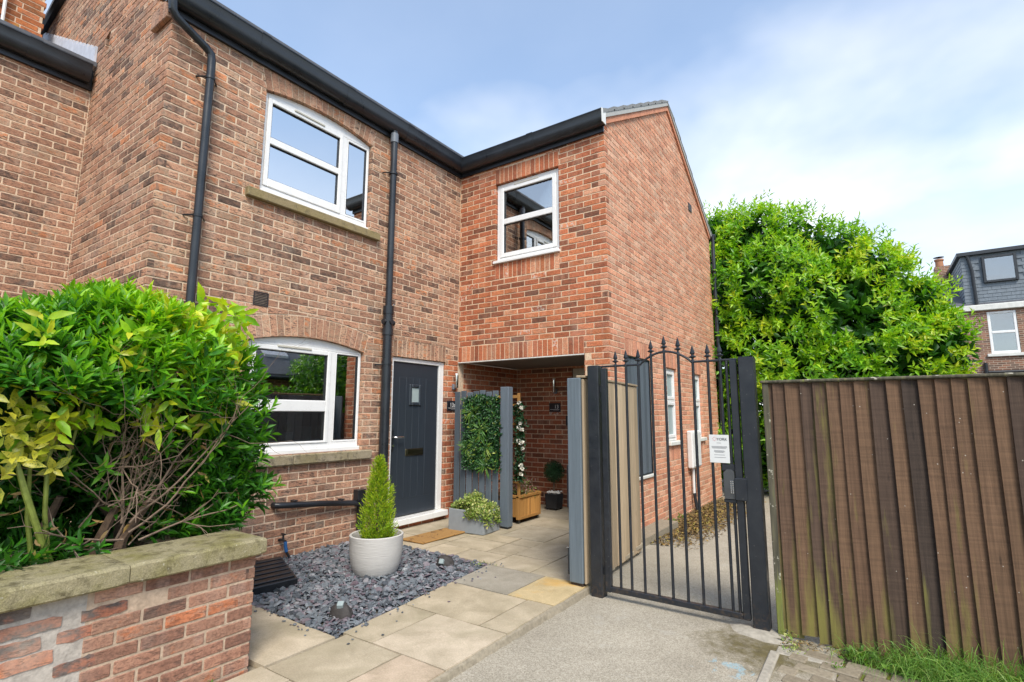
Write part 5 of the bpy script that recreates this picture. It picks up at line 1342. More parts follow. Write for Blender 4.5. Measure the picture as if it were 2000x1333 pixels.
MB().bbox((3.018, gy0, -.008), (3.066, gy1, 1.775), .004).build('stile', 'iron', GT); MB().bbox((4.040, gy0, -.004), (4.088, gy1, 1.785), .004).build('stile', 'iron', GT)
MB().bbox((3.066, gy0, -.004), (4.040, gy1, .036), .004).build('bottom_rail', 'iron', GT)
# arched top rail
def rail_z(x):
    if 3.36 < x < 3.765:
        t = (x - 3.36) / .405; return 1.789 + .092 * math.sin(math.pi * t) ** .8
    return 1.789
xs = sorted(set(list(np.linspace(3.02, 3.36, 4)) + list(np.linspace(3.36, 3.765, 22)) + list(np.linspace(3.765, 4.09, 4))))
MB().tube([(x, gc, rail_z(x)) for x in xs], .009, 8).build('top_rail', 'iron', GT)
fin = MB(); fin.lathe([(.0, -.012), (.013, -.010), (.013, .0), (.008, .008), (.010, .016), (.026, .022), (.029, .028), (.014, .034), (.010, .042), (.020, .052), (.018, .060), (.007, .100), (.0, .118)], (0, 0, 0), 10)
# flatten leaf shape
fin.v = [(x, y * .45, z) for x, y, z in fin.v]
finm = raw_mesh('finial', fin, 'iron')
barx = [3.145, 3.236, 3.342, 3.450, 3.557, 3.667, 3.776, 3.886, 3.974]
for i, x in enumerate(barx):
    zt = rail_z(x); lowz = .036
    if i == 8:
        b = MB().tube([(x, gc, .985), (x, gc, zt)], .0105, 10).build('bar', 'iron', GT); MB().tube([(x, gc, .036), (x, gc, .775)], .0105, 10).build('bar', 'iron', GT)
    else: b = MB().tube([(x, gc, lowz), (x, gc, zt)], .0105, 10).build('bar', 'iron', GT)
    obj_at('finial', finm, b, (x, gc, zt + .012))
MB().tube([(4.018, gc, 1.0), (4.018, gc, 1.785)], .0105, 10).build('bar', 'iron', GT); MB().tube([(4.020, gc, .036), (4.020, gc, .775)], .0105, 10).build('bar', 'iron', GT)
MB().bbox((3.955, gy0 + .006, .768), (4.040, gy1 - .004, .792), .003).build('lock_rail', 'iron', GT)
MB().bbox((4.036, -1.712, .790), (4.118, -1.640, .945), .005).build('lock_box', 'iron', GT)
MB().bbox((3.95, gy0 + .01, .990), (4.040, gy1 - .006, 1.035), .003).build('lock_rail', 'iron', GT)
kp = MB(); fK = Frame((0, -1.640), 0)
pl = [(3.962, .795), (4.034, .795), (4.034, .985), (4.018, 1.0), (3.985, 1.0), (3.962, .975)]
kp.prism(pl, lambda a, z, d: fK.p(a, z, d), -.004, .050); M['keypadm'] = plain('keypad_metal', (.10, .105, .11), .4, metal=.6)
kpo = kp.build('keypad', 'keypadm', GT)
for r_ in range(7):
    for c_ in range(2):
        mb = MB(); mb.bbox((4.006 + c_ * .013, -1.696, .835 + r_ * .013), (4.015 + c_ * .013, -1.690, .844 + r_ * .013), .001); mb.build('button', 'chrome', kpo)
MB().lathe([(.0, 0), (.012, 0), (.010, .006), (.0, .006)], (0, 0, 0), 14).build('knob', 'chrome', kpo).matrix_local = Matrix.Translation((4.016 - 3.55, -1.69 + 1.66, .96)) @ Matrix.Rotation(math.pi / 2, 4, 'X')
# notice on the gate
SG = thing('gate_sign', 'white notice with a red emblem fixed to the iron gate bars', 'sign', (3.94, -1.70, 1.04))
fS_ = Frame((0, -1.682), 0)
mb = MB(); mb.bbox((3.872, -1.686, 1.043), (4.010, -1.682, 1.243), .001); mb.build('sign_panel', 'sign_white', SG)
def put_text(me, a, z, d, nm):
    q = obj_at(nm, me, SG, (a, -1.686 - d, z)); q.rotation_euler = (math.pi / 2, 0, 0); return q
put_text(text_mesh('heading', 'YORK', .027, 'text_dark', spacing=1.0), 3.926, 1.203, .001, 'heading')
for k in range(7):
    a = 6.283 * k / 7; cx, cz = 3.911 + .009 * math.cos(a), 1.213 + .009 * math.sin(a); mb = MB()
    t1 = a + .9
    mb.prism([(cx + .002 * math.cos(a), cz + .002 * math.sin(a)), (cx + .010 * math.cos(t1), cz + .010 * math.sin(t1)), (cx - .004 * math.sin(a), cz + .004 * math.cos(a))], lambda s_, z, d: (s_, -1.686 - d, z), .0003, .0009); mb.build('emblem', 'text_red', SG)
for z, a, b in ((1.183, 3.925, 3.955), (1.158, 3.888, 3.996), (1.152, 3.888, 3.996), (1.146, 3.893, 3.99), (1.128, 3.905, 3.975), (1.122, 3.903, 3.98), (1.116, 3.912, 3.97), (1.098, 3.905, 3.978), (1.080, 3.905, 3.985)):
    MB().bbox((a, -1.6868, z), (b, -1.6862, z + .0032), .0002).build('small_print', 'text_grey', SG)
for x, z in ((3.880, 1.235), (4.002, 1.235), (3.882, 1.052), (4.0, 1.052)): MB().lathe([(.0, .0), (.004, 0), (.003, .002), (.0, .002)], (0, 0, 0), 8).build('screw', 'chrome', SG).matrix_local = Matrix.Translation((x - 3.94, -1.686 + 1.70, z - 1.04)) @ Matrix.Rotation(math.pi / 2, 4, 'X')
# meter box on the gable
MBx = thing('meter_box', 'white meter box with a pipe below it on the red gable', 'meter box', (2.40, 3.15, .5))
mb = MB(); fbox(mb, FG, 2.93, 3.40, .53, 1.13, .002, .10, .02); mb.build('box', 'white_plastic', MBx)
mb = MB(); fbox(mb, FG, 2.96, 3.37, .56, 1.10, .101, .112, .01); mb.build('lid', 'white_plastic', MBx)
mb = MB(); mb.tube([(2.40, 3.10, .53), (2.40, 3.10, .12)], .022, 12); mb.build('pipe', 'white_plastic', MBx); mb = MB(); mb.tube([(2.40, 3.10, .13), (2.45, 3.07, -.16)], .026, 12); mb.tube([(2.39, 3.22, .53), (2.39, 3.22, -.16)], .014, 8); mb.build('pipe_sleeve', 'black', MBx)

# brown featherboard fence
BF = thing('brown_fence', 'brown featherboard fence with a cap rail and green algae streaks', 'fence', (6.0, -1.68, 0))
edges = [4.272, 4.316, 4.395, 4.489, 4.560, 4.639, 4.717, 4.796, 4.875, 4.960, 5.042, 5.121, 5.198, 5.277, 5.355, 5.442, 5.519]
while edges[-1] < 7.6: edges.append(edges[-1] + random.uniform(.074, .086))
tns = [.5, .55, .85, .35, .45, .9, .7, .9, .3, .9, .12, .85, .7, .85, .85, .9, .25, .85]
for i, (a, b) in enumerate(zip(edges[:-1], edges[1:])):
    bow = random.gauss(0, .004); zb = -.05 + random.gauss(0, .012) + (.02 if i < 3 else 0); zt = 1.603; mb = MB(); vs = []; n = 9
    # tapered board: thick right edge overlaps the thin left edge of the next one
    for k in range(n):
        z = zb + (zt - zb) * k / (n - 1); e = bow * math.sin(math.pi * k / (n - 1)); t = random.gauss(0, .0008)
        lean = .006 * math.sin(i * 1.7) * (k / (n - 1) - .5)
        vs += [(a + e + lean, -1.668, z), (a + e + lean, -1.698 + t, z), (b + .012 + e + lean, -1.674 + t, z), (b + .012 + e + lean, -1.668, z)]
    fs = [(k * 4 + j, k * 4 + (j + 1) % 4, (k + 1) * 4 + (j + 1) % 4, (k + 1) * 4 + j) for k in range(n - 1) for j in range(4)] + [(0, 3, 2, 1), tuple((n - 1) * 4 + j for j in range(4))]
    o = mb.add(vs, fs).build('fence_board', 'fence', BF); o['tint'] = [tns[i] if i < len(tns) else random.random(), [.9, .7, .5, 1.0, 1.0, .5, .2][i] if i < 7 else random.random() * .35, random.random()]
MB().bbox((4.243, -1.712, 1.606), (7.7, -1.622, 1.626), .006).build('cap_rail', 'flaky', BF)
for z in (.25, .85, 1.4): MB().bbox((4.26, -1.665, z), (7.6, -1.63, z + .08), .004).build('rail', 'fence', BF)['tint'] = [.3, .3, .3]
o = MB().bbox((4.252, -1.70, -.1), (4.292, -1.60, 1.604), .004).build('post', 'flaky', BF)
# ================================================================== PLANTS
# ---- evergreen bush in the raised bed ------------------------------------------
BU = thing('evergreen_bush', 'big clipped evergreen bush with bare twigs showing above the garden wall', 'bush', (.95, -4.9, .52))
cen = np.array([.88, -4.66, 1.28]); rad = np.array([.86, 1.04, .82])
def sup(d, p=2.7):
    return (np.sum(np.abs(d / rad) ** p, 1, keepdims=True)) ** (-1 / p)
P_, A_s, B_ = [], [], []
def hollow(q):
    """the bare part low on the side that faces the path"""
    return (q[:, 0] > .95) & (q[:, 2] < 1.42 - .18 * (q[:, 1] + 4.5)) & (q[:, 1] < -4.15) & (q[:, 1] > -5.35)
d = rdir(5200); q = cen + d * sup(d); lump = 1 + .05 * np.sin(q[:, 1:2] * 9 + q[:, 2:3] * 5) + .05 * np.sin(q[:, 0:1] * 8 - q[:, 1:2] * 6)
q = cen + (q - cen) * lump * np.random.uniform(.90, 1.03, (len(q), 1))
q[:, 2] -= np.clip(q[:, 2] - 1.3, 0, 1) * .42 * np.clip((-4.62 - q[:, 1]) / .75, 0, 1)
keep = (q[:, 2] > .62) & ~hollow(q) & (q[:, 0] > -.2) & (np.random.rand(len(q)) < np.where(q[:, 2] > 1.5, 1.0, .78))
q = q[keep]; d = d[keep]
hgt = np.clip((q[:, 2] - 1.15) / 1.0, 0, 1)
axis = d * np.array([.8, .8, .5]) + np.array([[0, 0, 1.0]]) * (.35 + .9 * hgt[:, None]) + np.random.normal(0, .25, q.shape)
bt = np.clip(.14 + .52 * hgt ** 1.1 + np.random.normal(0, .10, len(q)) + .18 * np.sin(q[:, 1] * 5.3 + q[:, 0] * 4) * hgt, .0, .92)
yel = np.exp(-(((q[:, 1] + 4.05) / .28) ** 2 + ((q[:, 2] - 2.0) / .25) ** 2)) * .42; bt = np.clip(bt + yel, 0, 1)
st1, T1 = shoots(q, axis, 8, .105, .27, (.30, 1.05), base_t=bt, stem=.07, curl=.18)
# inner foliage, its leaf tint darkened as shade, closing the heart of the bush
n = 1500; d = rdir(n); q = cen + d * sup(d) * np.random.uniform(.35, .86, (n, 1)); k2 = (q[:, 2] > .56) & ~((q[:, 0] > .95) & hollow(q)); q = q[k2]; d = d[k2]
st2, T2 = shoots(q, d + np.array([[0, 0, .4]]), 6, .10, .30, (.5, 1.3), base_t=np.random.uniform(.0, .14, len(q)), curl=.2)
# back of the hollow, leaf tint kept dark as its shade
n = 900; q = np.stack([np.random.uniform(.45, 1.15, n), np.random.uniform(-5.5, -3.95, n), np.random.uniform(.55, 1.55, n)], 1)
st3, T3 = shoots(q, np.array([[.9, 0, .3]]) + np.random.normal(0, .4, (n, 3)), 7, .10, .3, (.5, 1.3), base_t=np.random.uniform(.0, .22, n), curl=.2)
# sprigs that still stand in the bare part, and dark fresh growth along the coping
sp = [(1.52, -4.10, 1.07, .42), (1.55, -4.16, 1.0, .36), (1.58, -4.05, 1.02, .45), (1.60, -4.13, .95, .3), (1.5, -4.02, .92, .22), (1.62, -4.05, .83, .18), (1.6, -3.98, .76, .15), (1.5, -3.98, 1.12, .2),
      (1.45, -4.22, 1.08, .4), (1.55, -4.75, .70, .12), (1.6, -4.88, .68, .1), (1.5, -4.95, .75, .12), (1.62, -4.98, .72, .1), (1.45, -4.68, .78, .12), (1.58, -4.62, .70, .1), (1.62, -5.05, .66, .1), (1.5, -4.82, .80, .1)]
sp += [(random.uniform(1.35, 1.62), random.uniform(-4.08, -3.86), random.uniform(.70, 1.35), random.uniform(.1, .35)) for _ in range(120)]
sp += [(random.uniform(1.35, 1.6), random.uniform(-4.75, -4.1), random.uniform(.72, 1.4), random.uniform(.12, .5)) for _ in range(30)]
sp += [(random.uniform(1.3, 1.62), random.uniform(-5.15, -4.65), random.uniform(.62, .82), random.uniform(.05, .2)) for _ in range(26)]
sp += [(1.62, -3.80, .94, .33), (1.66, -3.74, .92, .4), (1.60, -3.78, 1.25, .4), (1.66, -3.80, 1.42, .45), (1.62, -3.82, 1.1, .3)]
sp = np.array(sp); st4, T4 = shoots(sp[:, :3], np.array([[.5, .25, .6]]) + np.random.normal(0, .3, (len(sp), 3)), 9, .10, .26, (.4, 1.2), base_t=sp[:, 3], stem=.10, curl=.2)
# larger yellowing leaves
n = 95; q = np.stack([np.random.uniform(1.45, 1.68, n), np.random.uniform(-5.0, -4.0, n), np.random.uniform(1.30, 1.85, n)], 1)
q = np.concatenate([q, np.stack([np.random.uniform(1.45, 1.65, 40), np.random.uniform(-4.35, -3.95, 40), np.random.uniform(1.72, 2.08, 40)], 1)])
st5, T5 = shoots(q, np.array([[.6, -.1, .25]]) + np.random.normal(0, .4, (len(q), 3)), 4, .115, .36, (.5, 1.4), base_t=np.random.uniform(.72, .98, len(q)), curl=.35)
n = 110; dq = np.stack([np.random.uniform(1.3, 1.62, n), np.random.uniform(-4.95, -3.95, n), np.random.uniform(.72, 1.5, n)], 1)
leaf_object('dead_leaves', 'litter', BU, [leaves(dq, rdir(n) + [[.2, 0, -.9]], rdir(n), np.random.uniform(.05, .09, n), .018, curl=.5)], [np.random.rand(n, 3)], 'stuff')
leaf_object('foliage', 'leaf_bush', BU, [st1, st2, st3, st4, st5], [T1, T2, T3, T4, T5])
# branches
tw = MB(); thick = MB()
def branch(mb, p, dr, ln, r0, depth, wob=.34):
    pts = [np.array(p)]; rr = [r0]; d_ = np.array(dr, float); d_ /= np.linalg.norm(d_); n = max(4, int(ln / .07))
    for i in range(n):
        d_ = d_ + np.random.normal(0, wob, 3) * .5 + np.array([.02, 0, .03]); d_ /= np.linalg.norm(d_); pts.append(pts[-1] + d_ * ln / n); rr.append(r0 * (1 - .6 * (i + 1) / n))
    mb.tube(pts, rr, 6 if r0 > .006 else 5)
    if depth > 0:
        for k in range(random.choice((2, 3, 3))):
            i = random.randint(n // 3, n); branch(mb, pts[i], d_ + np.random.normal(0, .75, 3), ln * random.uniform(.45, .7), rr[i] * .75, depth - 1, wob + .16)
roots = [(1.42, -4.50, .55), (1.30, -4.42, .55), (1.36, -4.60, .55), (1.05, -4.4, .55), (1.2, -4.8, .55)]
for p in roots: thick.tube([p, (p[0] + .02, p[1] + random.uniform(-.05, .05), .72), (p[0] + random.uniform(0, .1), p[1] + random.uniform(-.15, .15), .95)], [.035, .028, .018], 8)
for k in range(15):
    p = random.choice(roots[:3]); z = random.uniform(.62, .95); branch(tw, (p[0] + .03, p[1] + random.uniform(-.06, .06), z), (random.uniform(.0, .35), random.uniform(-1, 1), random.uniform(.15, 1.0)), random.uniform(.35, .7), random.uniform(.003, .0058), 2)
for k in range(10): branch(tw, (random.uniform(1.2, 1.5), random.uniform(-4.7, -4.15), random.uniform(.7, 1.2)), (random.uniform(.1, .6), random.uniform(-.6, 1), random.uniform(.0, .9)), random.uniform(.25, .5), random.uniform(.0025, .005), 2)
for p, d_, l in (((1.50, -4.47, .75), (.1, .85, .55), .78), ((1.50, -4.47, .80), (.1, .95, .7), .85), ((1.48, -4.5, .8), (.05, .25, 1), .75), ((1.52, -4.5, .72), (.1, -.9, .18), .5), ((1.5, -4.42, .70), (.2, .9, .25), .5), ((1.52, -4.4, .9), (.1, .5, .9), .6)):
    branch(tw, p, d_, l, .0068, 2, .26)
thick.build('trunk', 'bark', BU); tw.build('branches', 'twig', BU, 'stuff')
# ---- yellow spotted shrub at the left edge -------------------------------------
AU = thing('spotted_shrub', 'yellow spotted laurel shrub on green stems at the left edge of the bed', 'shrub', (1.52, -4.86, .53))
stm = MB()
for pts, r_ in (([(1.56, -4.78, .60), (1.58, -4.86, .80), (1.60, -4.94, 1.02), (1.58, -4.98, 1.16)], .017), ([(1.54, -4.80, .62), (1.52, -4.84, .90), (1.54, -4.86, 1.16), (1.55, -4.84, 1.3)], .012), ([(1.50, -4.84, .56), (1.50, -4.90, .9), (1.56, -4.93, 1.2)], .012), ([(1.5, -4.78, 1.1), (1.53, -4.76, 1.3), (1.56, -4.74, 1.46)], .008), ([(1.48, -4.82, 1.2), (1.5, -4.80, 1.44)], .007), ([(1.5, -4.60, 1.25), (1.55, -4.55, 1.50)], .007)):
    stm.tube(pts, [r_, *[r_ * .85] * (len(pts) - 2), r_ * .6], 8)
stm.build('stem', 'green_stem', AU)
C = [(1.60, -4.99, 1.18), (1.6, -5.02, 1.30), (1.62, -5.05, 1.40), (1.6, -4.96, 1.42), (1.64, -5.08, 1.22), (1.58, -4.92, 1.30), (1.6, -4.98, 1.54), (1.6, -5.05, 1.55), (1.56, -4.86, 1.32), (1.58, -4.87, 1.22), (1.57, -4.80, 1.33), (1.6, -4.93, 1.22), (1.58, -4.74, 1.50), (1.55, -4.72, 1.47), (1.56, -4.80, 1.50), (1.6, -5.1, 1.47), (1.62, -5.1, 1.32), (1.57, -4.55, 1.53), (1.6, -5.0, 1.36), (1.64, -5.04, 1.1), (1.56, -4.84, 1.12)]
C = np.array(C); st, T = shoots(C, np.array([[.6, -.05, .5]]) + np.random.normal(0, .3, C.shape), 6, .085, .48, (.5, 1.5), base_t=np.random.uniform(.3, .9, len(C)), curl=.4)
leaf_object('foliage', 'leaf_aucuba', AU, [st], [T])

# ---- big laurel beyond the gate --------------------------------------------------
LT = thing('laurel_tree', 'huge bright green laurel rising behind the brown fence and gate', 'tree', (4.0, 7.0, -.2))
lumps = [(2.05, 6.6, 5.15, .95), (2.9, 6.8, 5.15, 1.0), (3.6, 6.9, 4.85, 1.0), (4.3, 6.9, 4.45, 1.0), (4.95, 6.9, 4.0, .95), (5.45, 6.8, 3.3, .9), (5.85, 6.6, 2.5, .78), (2.4, 6.3, 3.9, 1.2), (3.4, 6.2, 3.7, 1.25), (4.3, 6.2, 3.2, 1.2), (5.1, 6.2, 2.4, 1.0),
         (2.3, 6.1, 2.4, 1.15), (3.3, 6.0, 2.3, 1.25), (4.3, 6.0, 1.9, 1.1), (5.4, 6.2, 1.5, .95), (2.5, 6.2, 1.0, 1.05), (3.5, 6.0, .8, 1.0), (2.6, 6.4, .2, .7), (3.4, 6.3, .1, .7), (4.6, 6.2, .6, .9), (5.5, 6.3, .5, .8), (1.5, 6.8, 4.2, 1.0), (1.4, 6.8, 2.4, 1.1)]
Q, AX, BT = [], [], []
for (x, y, z, r_) in lumps:
    n = int(330 * r_ * r_); sub = rdir(int(30 * r_ * r_) + 4); sr = np.random.uniform(.86, 1.08, len(sub)); stn_ = np.random.normal(0, .10, len(sub)); ix = np.random.randint(0, len(sub), n)
    d = nrm(sub[ix] + np.random.normal(0, .18, (n, 3))); d[:, 1] -= .2; d = nrm(d); sel = (d[:, 1] < .55); d = d[sel]; ix = ix[sel]
    q = np.array([x, y, z]) + d * r_ * (sr[ix] + np.random.uniform(-.10, .05, len(d)))[:, None]; inside = np.zeros(len(q), bool)
    for (x2, y2, z2, r2) in lumps:
        if (x2, y2, z2) != (x, y, z): inside |= np.sum((q - [x2, y2, z2]) ** 2, 1) < (r2 * .78) ** 2
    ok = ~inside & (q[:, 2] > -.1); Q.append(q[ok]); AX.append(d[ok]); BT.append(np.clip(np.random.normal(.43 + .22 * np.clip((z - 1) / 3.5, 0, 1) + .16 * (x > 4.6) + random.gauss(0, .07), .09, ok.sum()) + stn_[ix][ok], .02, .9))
Q = np.concatenate(Q); AX = np.concatenate(AX); BT = np.concatenate(BT)
st, T = shoots(Q, AX * [1, 1, .8] + np.array([[0, -.1, .28]]) + np.random.normal(0, .35, Q.shape), 9, .155, .38, (.45, 1.30), base_t=BT, stem=.22, simple=True, curl=.28, jitter=.22)
# upright young shoots on the skyline
n = 120; lx = np.random.choice(7, n); top = np.array(lumps)[lx]; ang = np.random.uniform(-1, 1, n)
C = np.stack([top[:, 0] + np.sin(ang * 1.2) * top[:, 3], top[:, 1] - np.random.rand(n) * .6, top[:, 2] + np.cos(ang * 1.2) * top[:, 3] * 1.02], 1)
stu, Tu = shoots(C, np.stack([np.sin(ang) * .6, -.1 * np.ones(n), np.ones(n)], 1) + np.random.normal(0, .2, (n, 3)), 11, .14, .30, (.35, 1.1), base_t=np.random.uniform(.45, .8, n), stem=.42, simple=True, curl=.3)
n = 9000; L_ = np.array(lumps)[np.random.choice(len(lumps), n)]; d = rdir(n); q = L_[:, :3] + d * L_[:, 3:4] * np.random.uniform(.3, .75, (n, 1)); q = q[q[:, 2] > 0]
sti, Ti = shoots(q, rdir(len(q)), 3, .24, .55, (.5, 1.4), base_t=np.random.uniform(0, .15, len(q)), simple=True)  # inner leaves tinted dark as painted shade in the crown's gaps
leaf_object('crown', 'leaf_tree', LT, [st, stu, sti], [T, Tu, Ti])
tk = MB(); tk.tube([(3.4, 7.0, -.3), (3.45, 7.0, 1.2), (3.3, 6.9, 2.6), (3.1, 6.9, 4.4)], [.16, .13, .09, .04], 10)
for a in ((2.4, 6.6, 4.4), (4.4, 6.5, 3.4), (5.2, 6.6, 2.8), (4.6, 6.3, 1.6), (2.3, 6.4, 2.4)): tk.tube([(3.42, 7.0, .9 + a[2] * .15), ((3.4 + a[0]) / 2, (7 + a[1]) / 2, a[2] * .62 + .3), a], [.08, .05, .02], 8)
tk.build('trunk', 'bark', LT)

# ---- grass and weeds by the brown fence ------------------------------------------
n = 3000; x = 4.55 + np.random.rand(n) ** .8 * 1.5; dens = np.clip((x - 4.5) / .5, .12, 1); keep = np.random.rand(n) < dens; x = x[keep]; n = len(x)
y = -1.715 - np.random.rand(n) ** 1.4 * np.clip(.12 + (x - 4.6) * .28, .1, .34)
P_ = np.stack([x, y, np.full(n, -.06)], 1); D_ = np.stack([np.random.normal(-.05, .45, n), np.random.normal(-.32, .35, n), np.ones(n)], 1)
GL = np.random.uniform(.15, .50, n) * np.clip(.42 + (x - 4.6) * 1.1, .38, 1.0)
def blades(P, D, L, W, droop):
    D = nrm(D); S = nrm(np.cross(D, np.array([[0, 0, 1.0]]) + np.random.normal(0, .3, D.shape))); H = D * [1, 1, 0]; V = []; m_ = 5
    for k in range(m_):
        t = k / (m_ - 1); c = P + D * (L * t)[:, None] * (1 - .25 * t) + H * (L * droop * t * t)[:, None] - np.array([[0, 0, 1.0]]) * (L * droop * .9 * t ** 3)[:, None]
        w = W * (1 - t) ** .7
        V += [c - S * w[:, None], c + S * w[:, None]]
    V = np.stack(V, 1); b = np.arange(len(P)) * (2 * m_)
    return V.reshape(-1, 3), [b[:, None] + np.array([2 * k, 2 * k + 1, 2 * k + 3, 2 * k + 2])[None] for k in range(m_ - 1)]
leaf_object('grass', 'leaf_grass', None, [blades(P_, D_, GL, np.random.uniform(.0016, .0038, n), np.random.uniform(.1, 1.0, n))], [np.stack([np.random.beta(2, 2, n), np.random.rand(n), np.random.rand(n)], 1)], 'stuff')
tuft('weed', 'leafy green weed among the grass where the block paving meets the fence', 'weed', (4.70, -1.79, -.05), 16, .034, .7, 'leaf_weed', r_=.04)
tuft('weed', 'broad leaved weed in the thick grass below the fence', 'weed', (4.90, -1.86, -.05), 9, .055, .62, 'leaf_weed', r_=.035)
tuft('weed', 'small bright weed growing in the joints by the kerb corner', 'weed', (4.36, -1.90, -.045), 16, .020, .6, 'leaf_varieg', r_=.03)
tuft('weed', 'small weed flat between two rows of paving blocks', 'weed', (4.60, -2.02, -.045), 12, .018, .6, 'leaf_weed', r_=.025)
tuft('weed', 'thin weed at the foot of the flaking fence post', 'weed', (4.30, -1.72, -.05), 12, .035, .5, 'leaf_varieg', r_=.03)
tuft('weed', 'weed at the foot of the low garden wall', 'weed', (1.99, -4.24, -.02), 16, .030, .6, 'leaf_weed', r_=.035)
tuft('weed', 'tall green weed against the gable below the boarded opening', 'weed', (2.45, 1.28, -.13), 16, .075, .3, 'leaf_weed', r_=.035, up=1.4)
tuft('weed', 'green weed against the gable below the nearer slim window', 'weed', (2.44, 1.85, -.14), 12, .07, .32, 'leaf_weed', r_=.04, up=1.2)
tuft('weed', 'low pale weed against the gable before the meter box', 'weed', (2.43, 2.35, -.145), 10, .06, .35, 'leaf_weed', r_=.05, up=1.0)
# dead leaves and moss along the gable
lt = []; n = 9500
x = 2.40 + np.abs(np.random.normal(0, .34, n)); y = np.random.normal(2.4, 1.2, n); ok = (y > .45) & (y < 5.2) & (x < 3.15); x, y = x[ok], y[ok]; n = len(x)
Pz = np.array([path_z(a, b) for a, b in zip(x, y)]) + np.random.uniform(.003, .022, n)
stl = leaves(np.stack([x, y, Pz], 1), np.stack([np.random.normal(0, 1, n), np.random.normal(0, 1, n), np.random.normal(0, .2, n)], 1), np.stack([np.random.normal(0, .35, n), np.random.normal(0, .35, n), np.ones(n)], 1), np.random.uniform(.02, .055, n), np.random.uniform(.012, .03, n), curl=-.2)
n2_ = 160; x = np.random.uniform(4.28, 4.8, n2_); y = -1.72 - np.random.rand(n2_) ** 2 * .12
st2_ = leaves(np.stack([x, y, -.05 + np.random.rand(n2_) * .012], 1), rdir(n2_) * [1, 1, .15], np.stack([np.zeros(n2_), np.zeros(n2_), np.ones(n2_)], 1) + rdir(n2_) * .3, np.random.uniform(.015, .045, n2_), .008, curl=-.1)
leaf_object('leaf_litter', 'litter', None, [stl, st2_], [np.random.rand(n, 3), np.random.rand(n2_, 3)], 'stuff')

# ---- succulent and jug behind the lower window ----------------------------------
o = thing('succulent_pot', 'white pot with a spiky succulent behind the lower window', 'plant pot', (-.22, -2.48, 1.087))
MB().lathe([(.0, 0), (.048, 0), (.062, .10), (.064, .115), (.056, .113), (.05, .09), (.0, .09)], (-.22, -2.48, 1.087), 20).build('pot', 'white_plastic', o)
n = 30; a = np.random.rand(n) * 6.28; leaf_object('foliage', 'leaf_dark', o, [leaves(np.repeat([[-.22, -2.48, 1.19]], n, 0), np.stack([np.cos(a), np.sin(a), np.random.uniform(.4, 2.0, n)], 1), np.stack([np.cos(a), np.sin(a), np.full(n, -.5)], 1), .10, .022)], [np.random.uniform(.5, .9, (n, 3))])
o = thing('jug', 'white jug with a black tap on the sill behind the narrow pane', 'jug', (-.24, -2.05, 1.087))
MB().lathe([(.0, 0), (.055, 0), (.066, .04), (.062, .12), (.05, .16), (.054, .175), (.046, .172), (.042, .15), (.0, .15)], (-.24, -2.05, 1.087), 20).build('jug', 'white_plastic', o)
MB().tube([(-.17, -2.05, 1.19), (-.15, -2.0, 1.24), (-.15, -1.93, 1.16)], .008, 8).build('tap', 'black', o)
o = thing('storage_box', 'pale square box beside the jug behind the lower window', 'box', (-.30, -2.24, 1.087))
MB().bbox((-.36, -2.30, 1.087), (-.24, -2.17, 1.25), .006).build('box', 'room_light', o)

# ================================================================== BEYOND
M['glass_far'] = glass('distant_glass', (.5, .55, .6), 2.0, .22)
FH = House('far_house', 'distant brick terrace with a grey slate hung dormer and white window', (9.5, 20, 0)); fo = FH.o
fh = Frame((0, 20.0), 0)
FH.wall(fh, 7.0, 16, -.3, 5.25, [Hole(8.66, 9.46, 3.62, 5.20, sold=False), Hole(11.2, 12.0, 3.62, 5.20, sold=False)], 'brickF', 'farbrick', bricks=False, thick=.25)
mb = MB(); mb.box((7.0, 20.25, -.3), (7.2, 27, 5.3)); mb.build('wall', 'farbrick', fo)
mb = MB(); fbox(mb, fh, 7.0, 16, 5.26, 5.48, -.1, .12, .02); mb.build('cornice', 'white_render', fo)
mb = MB(); mb.hexa([(7.0, 20.0, 5.45), (16, 20.0, 5.45), (16, 23.4, 7.15), (7.0, 23.4, 7.15), (7.0, 20.0, 5.55), (16, 20.0, 5.55), (16, 23.4, 7.25), (7.0, 23.4, 7.25)]); mb.hexa([(7.0, 23.4, 7.15), (16, 23.4, 7.15), (16, 26.9, 5.4), (7.0, 26.9, 5.4), (7.0, 23.4, 7.25), (16, 23.4, 7.25), (16, 26.9, 5.5), (7.0, 26.9, 5.5)]); frf = mb.build('roof', 'roof_slate', fo)
dm = MB().box((8.13, 20.06, 5.5), (14.5, 23.3, 7.42)).build('dormer', 'shingle', fo)
k = 0
hl, hr_, hb, ht_ = 8.70, 9.66, 6.30, 7.31
for j in range(14):     # hanging slates of the dormer front and cheek
    z0 = 5.49 + j * .135
    for i in range(14):
        x0 = 8.12 + i * .26 - (.13 if j % 2 else 0); x1 = min(x0 + .255, 11.0); x0 = max(x0, 8.115)
        if x1 - x0 < .04 or (x1 > hl and x0 < hr_ and z0 + .13 > hb and z0 < ht_): continue
        mb = MB(); mb.hexa([(x0, 20.03, z0), (x1, 20.03, z0), (x1, 20.058, z0), (x0, 20.058, z0), (x0, 20.045, z0 + .15), (x1, 20.045, z0 + .15), (x1, 20.058, z0 + .15), (x0, 20.058, z0 + .15)]); mb.ct = rt(); mb.build('slate', 'shingle', dm)
cm_ = MB()
